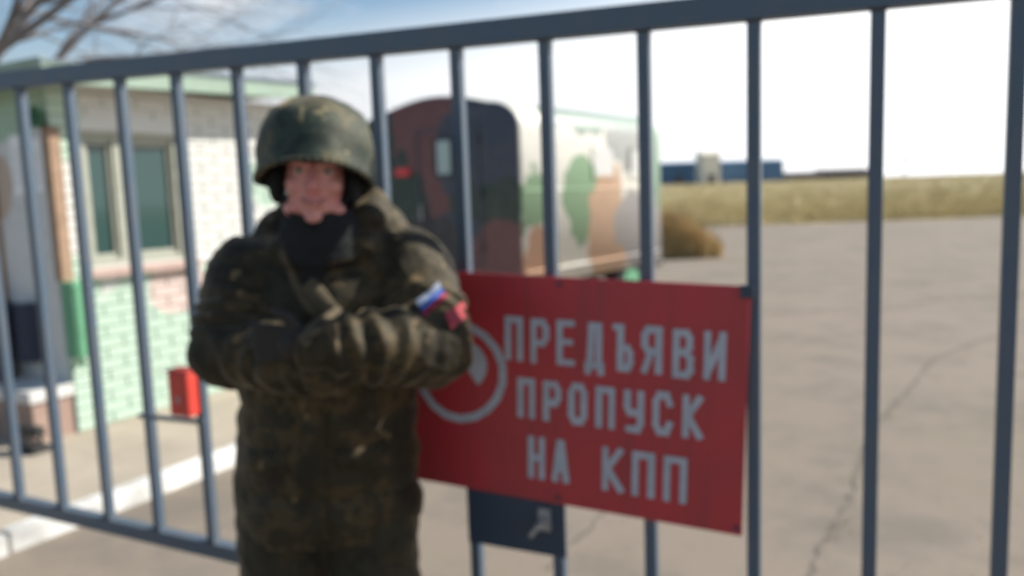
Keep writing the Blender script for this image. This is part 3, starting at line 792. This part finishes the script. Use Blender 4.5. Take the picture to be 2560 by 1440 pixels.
def tufts(name, spots, mat, label, cat, hmin, hmax, wid, per, seed, kind=None, spread=0.12):
    rnd = random.Random(seed); V, Fc = [], []
    for (x, y, sc) in spots:
        z = height(x, y) - 0.02
        for _ in range(per):
            a = rnd.uniform(0, math.tau); hgt = rnd.uniform(hmin, hmax) * sc; bx, by = x + rnd.gauss(0, spread), y + rnd.gauss(0, spread)
            lx, ly = math.cos(a) * hgt * rnd.uniform(0.1, 0.5), math.sin(a) * hgt * rnd.uniform(0.1, 0.5); w = wid * rnd.uniform(0.6, 1.4)
            n = len(V); sx_, sy_ = -math.sin(a + 0.7) * w, math.cos(a + 0.7) * w
            V += [(bx - sx_, by - sy_, z), (bx + sx_, by + sy_, z), (bx + lx * 0.4 + sx_ * 0.7, by + ly * 0.4 + sy_ * 0.7, z + hgt * 0.6), (bx + lx, by + ly, z + hgt), (bx + lx * 0.4 - sx_ * 0.7, by + ly * 0.4 - sy_ * 0.7, z + hgt * 0.6)]
            Fc += [(n, n + 1, n + 2, n + 4), (n + 4, n + 2, n + 3)]
    me = bpy.data.meshes.new(name); me.from_pydata(V, [], Fc); o = link(name, me, mat)
    tag(o, label, cat)
    if kind: o['kind'] = kind
    return o
rnd = random.Random(3); spots = []
while len(spots) < 9000:
    y = 33 + 100 * rnd.random() ** 1.6; x = rnd.uniform(0.12, 0.72) * y
    if y + 0.14 * x + 7 * 0.5 < 38.5 + rnd.uniform(-2.5, 2.5) + 4 * noise.noise((x * .15, y * .15, 0)): continue
    spots.append((x, y, 0.8 + 0.3 * rnd.random()))
tufts('dry_grass', spots, M['drygrass'], 'straw coloured dry grass covering the field beyond the yard', 'grass', 0.18, 0.42, 0.02, 7, 4, 'stuff', 0.22)
wsp = []
for i in range(150):
    a = rnd.random() ** 0.8; x = 3.55 + 1.15 * a; y = 18.6 + rnd.uniform(-0.5, 0.5)
    wsp.append((x, y, 1.0 - 0.72 * a))
tufts('weed_clump', wsp, M['weeds'], 'tall clump of brown dry weeds beside the far end of the trailer', 'weeds', 0.7, 1.55, 0.012, 26, 6, None, 0.10)

# ------------------------------------------------------------------ the soldier
PR = Vector((-0.46, 1.97, 0))
person = tag(empty('person', PR), 'person in dark camouflage winter jacket and helmet, arms crossed, standing before the gate', 'person')
def m_camo(name, cols, cell=0.011, scale=9.0):
    t = NT(name); p = t.pos(True)
    sn = t.vmath('SNAP', p, (cell, cell, cell)).outputs[0]
    c1 = t.ramp(t.noise(sn, scale, 3, 0.65), [(0.0, cols[0]), (0.44, cols[1]), (0.54, cols[2]), (0.64, cols[3])], True)
    c2 = t.ramp(t.noise(sn, scale * 2.1, 2, 0.6), [(0.0, 0.0), (0.68, 1.0)], True)
    col = t.mix(c2, c1, cols[4])
    w = t.noise(p, 900, 2); n = t.noise(p, 28, 4, 0.6)
    t.base(col); t.rough(0.62); t.b.inputs['Specular IOR Level'].default_value = 0.35; t.b.inputs['Specular Tint'].default_value = (1.0, 0.85, 0.62, 1)
    t.b.inputs['Sheen Weight'].default_value = 0.30; t.b.inputs['Sheen Roughness'].default_value = 0.35; t.b.inputs['Sheen Tint'].default_value = (1.0, 0.80, 0.52, 1)
    t.bump(t.math('ADD', t.math('MULTIPLY', w, 0.12), n), 0.45, 0.008)
    return t.m
M['camo'] = m_camo('dark_pixel_camouflage_cloth', [(0.012, 0.011, 0.008), (0.021, 0.018, 0.011), (0.050, 0.036, 0.018), (0.015, 0.014, 0.009), (0.14, 0.098, 0.046)])
M['camo_trousers'] = m_camo('dark_pixel_camouflage_trousers', [(0.012, 0.012, 0.010), (0.020, 0.020, 0.014), (0.030, 0.025, 0.016), (0.014, 0.015, 0.011), (0.045, 0.036, 0.022)])
M['helmet'] = m_camo('helmet_cover_cloth', [(0.012, 0.026, 0.024), (0.028, 0.044, 0.036), (0.075, 0.072, 0.045), (0.018, 0.032, 0.029), (0.21, 0.18, 0.10)], 0.010, 11.0)
M['scarf'] = worn('black_fleece', (0.008, 0.009, 0.010), 0.7, 30, 0.95, 0.4, True)
M['glove'] = worn('dark_brown_glove', (0.026, 0.020, 0.015), 0.7, 30, 0.8, 0.3, True)
M['boot'] = worn('black_boot_leather', (0.015, 0.014, 0.013), 0.7, 20, 0.5, 0.3, True)
M['strap'] = worn('olive_webbing_and_lit_fold', (0.085, 0.064, 0.034), 0.75, 40, 0.85, 0.3, True)
def m_skin():
    t = NT('ruddy_skin'); p = t.pos(True)
    n = t.noise(p, 18, 4, 0.6)
    col = t.mix(t.ramp(n, [(0.35, 0.0), (0.7, 1.0)]), (0.62, 0.30, 0.25), (0.57, 0.22, 0.20))
    t.base(col); t.rough(0.48)
    t.b.inputs['Subsurface Weight'].default_value = 0.15; t.b.inputs['Subsurface Radius'].default_value = (0.012, 0.005, 0.003)
    t.bump(t.noise(p, 260, 2), 0.15, 0.001)
    return t.m
M['skin'] = m_skin()

V = Vector
S1, E1, W1, H1 = V((-0.650, 1.985, 1.388)), V((-0.672, 1.865, 1.225)), V((-0.42, 1.735, 1.195)), V((-0.315, 1.765, 1.215))
S2, E2, W2, H2 = V((-0.252, 1.975, 1.392)), V((-0.180, 1.820, 1.215)), V((-0.410, 1.690, 1.255)), V((-0.505, 1.715, 1.262))
HIP = V((-0.485, 1.985, 0.93)); CH = V((-0.452, 1.985, 1.26)); NK = V((-0.447, 1.945, 1.48))
LEG = [(V((-0.600, 1.985, 0.88)), V((-0.612, 1.945, 0.50)), V((-0.615, 1.985, 0.10))), (V((-0.385, 1.985, 0.88)), V((-0.372, 1.955, 0.50)), V((-0.360, 1.995, 0.10)))]
HC = V((-0.450, 1.895, 1.632))                       # eye level in the middle of the head
HM = Matrix.Translation(HC) @ Matrix.Rotation(R_(10), 4, 'Z') @ Matrix.Rotation(R_(4), 4, 'Y') @ Matrix.Rotation(R_(3), 4, 'X')
def hp(x, y, z): return HM @ V((x, y, z))
HR = HM.to_3x3()

# one continuous body under the clothes: head, neck, trunk, limbs and hands
mb = MB()
mb.ball(hp(0, .015, .045), (.076, .096, .092), 24, HR)
mb.ball(hp(0, -.026, -.022), (.066, .072, .088), 24, HR)
mb.ball(hp(0, -.030, -.075), (.055, .056, .042), 20, HR)
mb.ball(hp(0, -.078, -.102), (.021, .017, .016), 14, HR)
for sx in (-1, 1):
    mb.ball(hp(sx * .040, -.070, -.030), (.024, .022, .021), 14, HR)
    mb.cap(hp(sx * .046, -.080, .022), .009, hp(sx * .014, -.092, .019), .009, 10)
    mb.ball(hp(sx * .079, .012, -.012), (.010, .021, .032), 14, HR)
    mb.ball(hp(sx * .012, -.102, -.036), .0085, 10)
    mb.ball(hp(sx * .050, -.035, -.085), (.022, .035, .022), 12, HR)
mb.cap(hp(0, -.092, .006), .008, hp(0, -.114, -.030), .0125, 12)
mb.cap(hp(-.022, -.090, -.060), .0055, hp(0, -.099, -.064), .0075, 10); mb.cap(hp(.022, -.090, -.060), .0055, hp(0, -.099, -.064), .0075, 10)
mb.cap(hp(-.018, -.088, -.071), .006, hp(0, -.095, -.076), .008, 10); mb.cap(hp(.018, -.088, -.071), .006, hp(0, -.095, -.076), .008, 10)
mb.cap(hp(0, .03, -.05), .056, NK, .06)
mb.cap(NK, .06, CH + V((0, 0, .12)), .09); mb.ball(CH, (.17, .11, .19), 20); mb.ball(V((-0.47, 1.985, 1.05)), (.15, .11, .2), 20); mb.ball(HIP, (.165, .12, .12), 20)
mb.cap(S1 + V((.03, 0, -.02)), .055, S2 + V((-.03, 0, -.02)), .055)
for S, E_, W, H_ in ((S1, E1, W1, H1), (S2, E2, W2, H2)):
    mb.cap(S, .055, E_, .042); mb.cap(E_, .042, W, .028); mb.ball(W.lerp(H_, .55), .034, 14)
for a, b, c in LEG:
    mb.cap(a, .085, b, .058); mb.cap(b, .058, c, .042); mb.cap(c + V((0, 0, -.04)), .035, c + V((0, -.12, -.055)), .026)
me = remeshed(mb, 'body', 0.0042, 2); link('body', shift(me, PR), M['skin'], person, True)
bodyface = person.children[0]
def m_eye():
    t = NT('eye'); p = t.pos(True)
    sx = t.n('ShaderNodeSeparateXYZ'); t.l(p, sx.inputs[0])
    x2 = t.math('POWER', t.math('ABSOLUTE', sx.outputs['X']), 2.0); z2 = t.math('POWER', t.math('ABSOLUTE', sx.outputs['Z']), 2.0)
    r = t.math('MULTIPLY', t.math('SQRT', t.math('ADD', x2, z2)), 100.0)
    t.base(t.ramp(r, [(0.0, (0.01, 0.01, 0.01)), (0.22, (0.06, 0.04, 0.025)), (0.55, (0.55, 0.5, 0.47))], True)); t.rough(0.15); return t.m
M['eye'] = m_eye()
M['lip'] = worn('lip_skin', (0.36, 0.12, 0.11), 0.85, 60, 0.5, 0.1, True)
M['brow'] = worn('dark_eyebrow_hair', (0.05, 0.032, 0.022), 0.7, 200, 0.9, 0.4, True)
for sx in (-1, 1):
    e = MB(); e.ball((0, 0, 0), (.0125, .0115, .0085), 16); o = e.build('eye', M['eye'], person, True)
    o.matrix_local = Matrix.Translation(hp(sx * .031, -.0835, .002) - PR) @ HR.to_4x4()
    e = MB(); e.cap(hp(sx * .046, -.089, .022), .0035, hp(sx * .030, -.1005, .027), .0048, 8); e.cap(hp(sx * .030, -.1005, .027), .0048, hp(sx * .014, -.1015, .022), .0042, 8)
    link('eyebrow', shift(remeshed(e, 'eyebrow', .002, 1), PR), M['brow'], person, True)
e = MB()
for i in range(8):
    f = lambda q: hp(-.026 + q * .052 / 8, -.1045 + abs(q - 4) * .0022, -.0688 + (q - 4) ** 2 * .0006)
    e.cap(f(i), .0028, f(i + 1), .0028, 8)
link('mouth', shift(e.mesh('mouth'), PR), M['lip'], person, True)

# trousers
mb = MB(); mb.ball(HIP + V((0, 0, -.02)), (.20, .145, .15), 24)
for a, b, c in LEG:
    mb.cap(a, .120, a.lerp(b, .5), .120); mb.cap(a.lerp(b, .5), .120, b, .105); mb.cap(b, .098, b.lerp(c, .75), .085); mb.cap(b.lerp(c, .75), .085, c + V((0, 0, .08)), .075)
def fold_t(co, n):
    return .010 * noise.noise((co.x * 5, co.y * 5, co.z * 11)) + .006 * noise.noise((co.x * 13, co.y * 13, co.z * 30 + co.x * 22))
me = remeshed(mb, 'trousers', 0.008, 5, fold_t); link('trousers', shift(me, PR), M['camo_trousers'], person, True)
for a, b, c in LEG:
    mb = MB(); mb.cap(c + V((0, .01, .16)), .068, c + V((0, .01, -.02)), .062); mb.cap(c + V((0, .02, -.05)), .052, c + V((0, -.15, -.058)), .044); mb.ball(c + V((0, -.14, -.05)), (.052, .065, .045), 16)
    me = remeshed(mb, 'boot', .006, 3)
    for v in me.vertices: v.co.z = max(v.co.z, 0.004)
    bo = link('boot', shift(me, PR), M['boot'], person, True)
    m2 = MB(); m2.box(c + V((0, -.06, -.088)) - PR, (.105, .29, .022), None, .008); m2.build('sole', M['chassis'], bo)

# jacket: padded, hem below the hips, arms crossed on the chest
mb = MB()
mb.ball(V((-0.484, 1.985, 0.93)), (.232, .172, .20), 28); mb.ball(V((-0.488, 1.985, 0.80)), (.236, .175, .16), 28); mb.ball(V((-0.476, 1.985, 1.02)), (.230, .170, .16), 28)
mb.ball(V((-0.468, 1.985, 1.12)), (.232, .170, .19), 28); mb.ball(V((-0.452, 1.985, 1.28)), (.235, .168, .19), 28)
mb.cap(S1, .100, S2, .100, 20); mb.cap(S1, .098, NK + V((-.03, .03, -.07)), .095, 20); mb.cap(S2, .098, NK + V((.03, .03, -.07)), .095, 20); mb.cap(CH + V((0, -.01, .13)), .13, NK + V((0, .012, -.01)), .098, 24)
for S, E_, W in ((S1, E1, W1), (S2, E2, W2)):
    mb.cap(S, .102, S.lerp(E_, .6), .100, 20); mb.cap(S.lerp(E_, .6), .100, E_, .092, 20); mb.cap(E_, .092, E_.lerp(W, .55), .082, 20); mb.cap(E_.lerp(W, .55), .082, W, .062, 20)
# the hood lies in rolls round the back of the neck
for a, b, r in (((-0.60, 2.02, 1.475), (-0.53, 2.05, 1.53), .055), ((-0.53, 2.05, 1.53), (-0.37, 2.05, 1.535), .062), ((-0.37, 2.05, 1.535), (-0.305, 1.98, 1.485), .056), ((-0.305, 1.98, 1.485), (-0.345, 1.91, 1.45), .040), ((-0.345, 2.0, 1.545), (-0.345, 1.93, 1.52), .045), ((-0.38, 2.04, 1.55), (-0.345, 2.0, 1.545), .05), ((-0.60, 2.02, 1.475), (-0.555, 1.92, 1.445), .036)):
    mb.cap(V(a), r, V(b), r, 18)
for i in range(20):                                  # stand-up collar
    a, b = i / 20 * math.tau, (i + 1) / 20 * math.tau
    if abs((a + b) / 2 - math.pi * 1.5) < .25: continue
    for z_, r_ in ((1.440, .098), (1.470, .092), (1.498, .086)):
        f = lambda a: V((-0.447 + r_ * math.cos(a), 1.935 + r_ * 1.02 * math.sin(a), z_ + .016 * math.sin(a)))
        mb.cap(f(a), .017, f(b), .017, 8)
SEGS = [(S1, E1, 5.5, .006), (E1, W1, 5.0, .005), (S2, E2, 4.3, .006), (E2, W2, 5.3, .007)]
def fold_j(co, n):
    d = .008 * noise.noise((co.x * 6, co.y * 6, co.z * 7)) + .005 * noise.noise((co.x * 15 + co.z * 9, co.y * 15, co.z * 19))
    d += .007 * (1 - abs(noise.noise((co.x * 8 + 3, co.y * 8, co.z * 11 + co.x * 6)))) ** 4 - .003
    for a, b, k, amp in SEGS:
        ax = b - a; t = (co - a).dot(ax) / ax.length_squared
        if -.05 < t < 1.05:
            dist = (co - a - ax * t).length
            if dist < .125:
                w = max(0, 1 - abs(t - .75) * 1.1)
                d += amp * w * math.sin(t * k * math.tau + 5.5 * noise.noise((co.x * 7, co.y * 7, co.z * 7)))
                break
    return d
me = remeshed(mb, 'jacket', 0.0062, 3, fold_j)
# open the hem: cut the lower skirt level
bm = bmesh.new(); bm.from_mesh(me)
bmesh.ops.bisect_plane(bm, geom=bm.verts[:] + bm.edges[:] + bm.faces[:], plane_co=(0, 0, 0.745), plane_no=(0.02, 0, -1), clear_outer=True)
bm.to_mesh(me); bm.free()
JB = BVHTree.FromPolygons([v.co.copy() for v in me.vertices], [tuple(p.vertices) for p in me.polygons])
jacket = link('jacket', shift(me, PR), M['camo'], person, True)
so = jacket.modifiers.new('thick', 'SOLIDIFY'); so.thickness = 0.006; so.offset = -1

def cast(x, z, y0=1.2, d=(0, 1, 0)):
    h_ = JB.ray_cast(V((x, y0, z)), V(d)); return h_[0], h_[1]
def ribbon(name, pts, w, mat, parent, lift=.004, n=40):
    """a flat band lying on the front of the jacket"""
    P = [V(p) for p in pts]; bm = bmesh.new(); prev = None; tot = len(P) - 1
    for i in range(n + 1):
        u = i / n * tot; k = min(int(u), tot - 1); q = P[k].lerp(P[k + 1], u - k); dd = (P[k + 1] - P[k]).normalized(); sd = V((-dd.y, dd.x))
        row = []
        for e in (-1, 0, 1):
            c = q + sd * w / 2 * e; hit, nn = cast(c.x, c.y)
            if hit is None: row = None; break
            row.append(hit + V((0, -lift, 0)))
        if row is None: prev = None; continue
        vs_ = [bm.verts.new(r - PR) for r in row]
        if prev:
            for a in (0, 1): bm.faces.new((prev[a], prev[a + 1], vs_[a + 1], vs_[a]))
        prev = vs_
    me = bpy.data.meshes.new(name); bm.to_mesh(me); bm.free()
    o = link(name, me, mat, parent, True); so = o.modifiers.new('t', 'SOLIDIFY'); so.thickness = .004; so.offset = 0
    return o
ribbon('sling_strap', [(-0.535, 1.455), (-0.505, 1.385), (-0.475, 1.33), (-0.425, 1.265)], .020, M['strap'], person, .005)
ribbon('front_placket', [(-0.468, 1.12), (-0.475, 1.0), (-0.482, 0.77)], .055, M['camo'], jacket, .003)
for x in (-0.60, -0.37): ribbon('pocket_flap', [(x - .055, 0.955), (x + .055, 0.955)], .05, M['camo'], jacket, .004, 12)
ribbon('lit_fold_flap', [(-0.475, 1.375), (-0.445, 1.345), (-0.405, 1.29)], .045, M['strap'], jacket, .006, 16)  # added tan flap, painting the sunlit highlight of a jacket fold

# sleeve patches: striped flag and a red badge
def patch(name, cx, cz, ax, az, cols, label=None, n=8, lift=.005):
    """cols from the upper edge down; ax, az are the half-width and half-height directions in the frontal plane"""
    o = None; ax, az = V(ax), V(az); L = len(cols)
    for si, mt in enumerate(cols):
        bm = bmesh.new(); grid = []
        for j in range(3):
            v_ = 1 - 2 * (si + j / 2) / L; row = []
            for i in range(n + 1):
                u = -1 + 2 * i / n; q = V((cx, cz)) + ax * u + az * v_
                hit, nn = cast(q.x, q.y)
                row.append(bm.verts.new(hit - PR + V((.0, -lift, 0)) + nn * .002) if hit is not None else None)
            grid.append(row)
        for a, b in zip(grid[:-1], grid[1:]):
            for i in range(n):
                f = (a[i], a[i + 1], b[i + 1], b[i])
                if all(f): bm.faces.new(f)
        me = bpy.data.meshes.new(name); bm.to_mesh(me); bm.free()
        if o is None:
            o = link(name, me, mt, person, True)
            if label: o['label'] = label
        else: link('stripe', me, mt, o, True)
    return o
P_W = worn('patch_white_in_shade', (0.30, 0.34, 0.42), .9, 60, .8, .2, True); P_B = worn('patch_blue', (0.04, 0.11, 0.40), .85, 60, .8, .2, True)  # the white stripe's shade is put into its bluish grey colour
P_R = worn('patch_red', (0.26, 0.012, 0.035), .85, 60, .8, .2, True); P_P = worn('badge_red', (0.38, 0.045, 0.055), .85, 60, .8, .2, True)
patch('flag_patch', -0.182, 1.333, (.024, .019), (-.011, .016), [P_W, P_B, P_R], 'white, blue and red striped flag patch on the sleeve')
patch('sleeve_badge', -0.126, 1.296, (.020, .010), (-.008, .016), [P_P], 'red badge low on the sleeve')

# scarf up to the chin
mb = MB()
for z_, rx, ry, r in ((1.445, .088, .090, .027), (1.476, .086, .090, .026), (1.504, .082, .088, .024), (1.530, .076, .086, .019)):
    for i in range(20):
        a, b = i / 20 * math.tau, (i + 1) / 20 * math.tau
        f = lambda a: V((-0.447 + rx * math.cos(a), 1.935 + ry * math.sin(a) - .01 * (z_ - 1.45) / .07, z_ + .012 * math.sin(a) + .003 * math.sin(2 * a + z_ * 40)))
        mb.cap(f(a), r, f(b), r, 10)
mb.cap(V((-0.450, 1.885, 1.435)), .042, V((-0.458, 1.875, 1.37)), .040, 14)
me = remeshed(mb, 'scarf', .006, 7, lambda co, n: .003 * noise.noise((co.x * 10, co.y * 10, co.z * 40)))
link('scarf', shift(me, PR), M['scarf'], person, True)

# gloved hands: palm, four fingers, thumb
def hand(wrist, palm, fwd, up_, parent, curl=1):
    """fwd points along the fingers, up_ towards the thumb side; the palm faces the body (+y)"""
    fwd, up_ = V(fwd).normalized(), V(up_).normalized(); into = V((0, 1, 0))
    mb = MB(); mb.cap(wrist, .031, palm - fwd * .02, .033, 14)
    for k, (o_, ln) in enumerate(((.030, .070), (.010, .078), (-.010, .074), (-.030, .058))):
        b0 = palm + up_ * o_ + fwd * .028; mb.cap(palm + up_ * o_ * .7 - fwd * .02, .017, b0, .0125, 10)
        b1 = b0 + (fwd + into * .25).normalized() * ln * .45; b2 = b1 + (fwd * .75 + into * .7).normalized() * ln * .32; b3 = b2 + (fwd * .4 + into * .9).normalized() * ln * .25
        mb.cap(b0, .0125, b1, .0115, 10); mb.cap(b1, .0115, b2, .0105, 10); mb.cap(b2, .0105, b3, .009, 10)
    t0 = palm + up_ * .026 - fwd * .03; t1 = t0 + (up_ * .8 + fwd * .55 - into * .1).normalized() * .038; t2 = t1 + (up_ * .45 + fwd * .9 + into * .2).normalized() * .03
    mb.cap(t0, .017, t1, .0135, 10); mb.cap(t1, .0135, t2, .011, 10)
    return link('glove', shift(remeshed(mb, 'glove', .0032, 2), PR), M['glove'], parent, True)
hand(W2, V((-0.490, 1.685, 1.262)), (-1, .12, .06), (.05, 0, 1), person)
hand(W1, V((-0.335, 1.755, 1.205)), (1, .25, .12), (-.1, 0, 1), person)

# helmet with a loose cloth cover
def build_helmet():
    bm = bmesh.new(); NA, NE = 56, 22; rows = []
    for j in range(NE + 1):
        row = []
        for i in range(NA):
            a = i / NA * math.tau                     # 0 = viewer's right, -pi/2 = front
            ca_, sa_ = math.cos(a), math.sin(a)
            front = max(0, -sa_); back = max(0, sa_); side = abs(ca_)
            zb = .030 - .062 * side ** 2 * (1 - front * .3) - .070 * back ** 1.5
            el0 = math.asin(max(-.95, min(.95, (zb - .035) / .140)))
            el = el0 + (math.pi / 2 - el0) * j / NE
            rx, ry = .137, .156
            fl = .012 * max(0, 1 - j / 4) ** 1.5 * (1 + .5 * front)
            c = max(0.0, math.cos(el)) ** 0.86 if el > 0 else math.cos(el); x = (rx * c + fl) * ca_; y = (ry * c + fl) * sa_ + .012; z = .035 + .140 * math.sin(el)
            k = 1 + .034 * noise.noise((x * 19, y * 19, z * 19)) + .016 * noise.noise((x * 42, y * 42, z * 30))
            row.append(bm.verts.new((x * k, y * k, z * k)))
        rows.append(row)
    for a, b in zip(rows[:-1], rows[1:]):
        for i in range(NA): bm.faces.new((a[i], a[(i + 1) % NA], b[(i + 1) % NA], b[i]))
    bmesh.ops.remove_doubles(bm, verts=bm.verts, dist=.0008); bmesh.ops.recalc_face_normals(bm, faces=bm.faces)
    bm.transform(HM); me = bpy.data.meshes.new('helmet'); bm.to_mesh(me); bm.free()
    o = link('helmet', shift(me, PR), M['helmet'], person, True)
    so = o.modifiers.new('t', 'SOLIDIFY'); so.thickness = .010; so.offset = -1
    return o
helmet = build_helmet()
mb = MB()                                            # rolled hem of the cover
for i in range(56):
    def rim(i):
        a = i / 56 * math.tau; ca_, sa_ = math.cos(a), math.sin(a); front = max(0, -sa_); back = max(0, sa_)
        zb = .030 - .062 * abs(ca_) ** 2 * (1 - front * .3) - .070 * back ** 1.5; c = math.cos(math.asin(max(-.95, min(.95, (zb - .035) / .140)))); fl = .012 * (1 + .5 * front)
        return hp((.137 * c + fl) * ca_, (.156 * c + fl) * sa_ + .012, zb)
    mb.cap(rim(i), .0055, rim(i + 1), .0055, 8)
link('rim', shift(mb.mesh('rim'), PR), M['helmet'], helmet, True)
mb = MB()
for sx in (-1, 1):
    pts = [hp(sx * .132, -.02, -.02), hp(sx * .074, -.035, -.055), hp(sx * .050, -.062, -.098), hp(0, -.088, -.121)]
    for a, b in zip(pts[:-1], pts[1:]): mb.cap(a, .006, b, .006, 8)
link('chin_strap', shift(mb.mesh('chin_strap'), PR), M['scarf'], helmet, True)

for sx in (-1, 1):
    mb = MB(); mb.ball(hp(sx * .086, -.004, -.028), (.022, .050, .052), 16, HR)
    link('ear_flap', shift(remeshed(mb, 'ear_flap', .004, 2), PR), M['scarf'], helmet, True)

rnd = random.Random(11); V_, F_ = [], []
for i in range(1300):
    y = 2.6 + 16 * rnd.random() ** 2; x = rnd.uniform(-0.15, 0.75) * y
    r = rnd.uniform(0.002, 0.007); n = len(V_); a0 = rnd.random() * 6
    V_ += [(x + r * math.cos(a0 + k * 1.5708) * rnd.uniform(.7, 1.2), y + r * math.sin(a0 + k * 1.5708) * rnd.uniform(.7, 1.2), 0.001) for k in range(4)] + [(x + r * .2, y, r * rnd.uniform(.7, 1.2))]
    F_ += [(n, n + 1, n + 4), (n + 1, n + 2, n + 4), (n + 2, n + 3, n + 4), (n + 3, n, n + 4)]
me = bpy.data.meshes.new('gravel'); me.from_pydata(V_, [], F_); o = link('gravel', me, M['pavement'])
tag(o, 'loose gravel scattered over the asphalt yard', 'gravel'); o['kind'] = 'stuff'

rnd = random.Random(21); sp = []
for (a, b, n_) in (((1.2, 3.1), (2.4, 5.1), 10), ((2.4, 5.1), (4.6, 7.7), 14), ((-1.75, 4.5), (-0.4, 6.9), 16), ((3.0, 9.6), (7.0, 10.6), 14)):
    for i in range(n_):
        u = rnd.random(); sp.append((a[0] + (b[0] - a[0]) * u + rnd.gauss(0, .02), a[1] + (b[1] - a[1]) * u + rnd.gauss(0, .02), rnd.uniform(.5, 1.1)))
tufts('crack_weeds', sp, M['drygrass'], 'small dry weeds growing in the asphalt cracks and along the kerb', 'weeds', 0.02, 0.07, 0.002, 9, 23, 'stuff', 0.025)
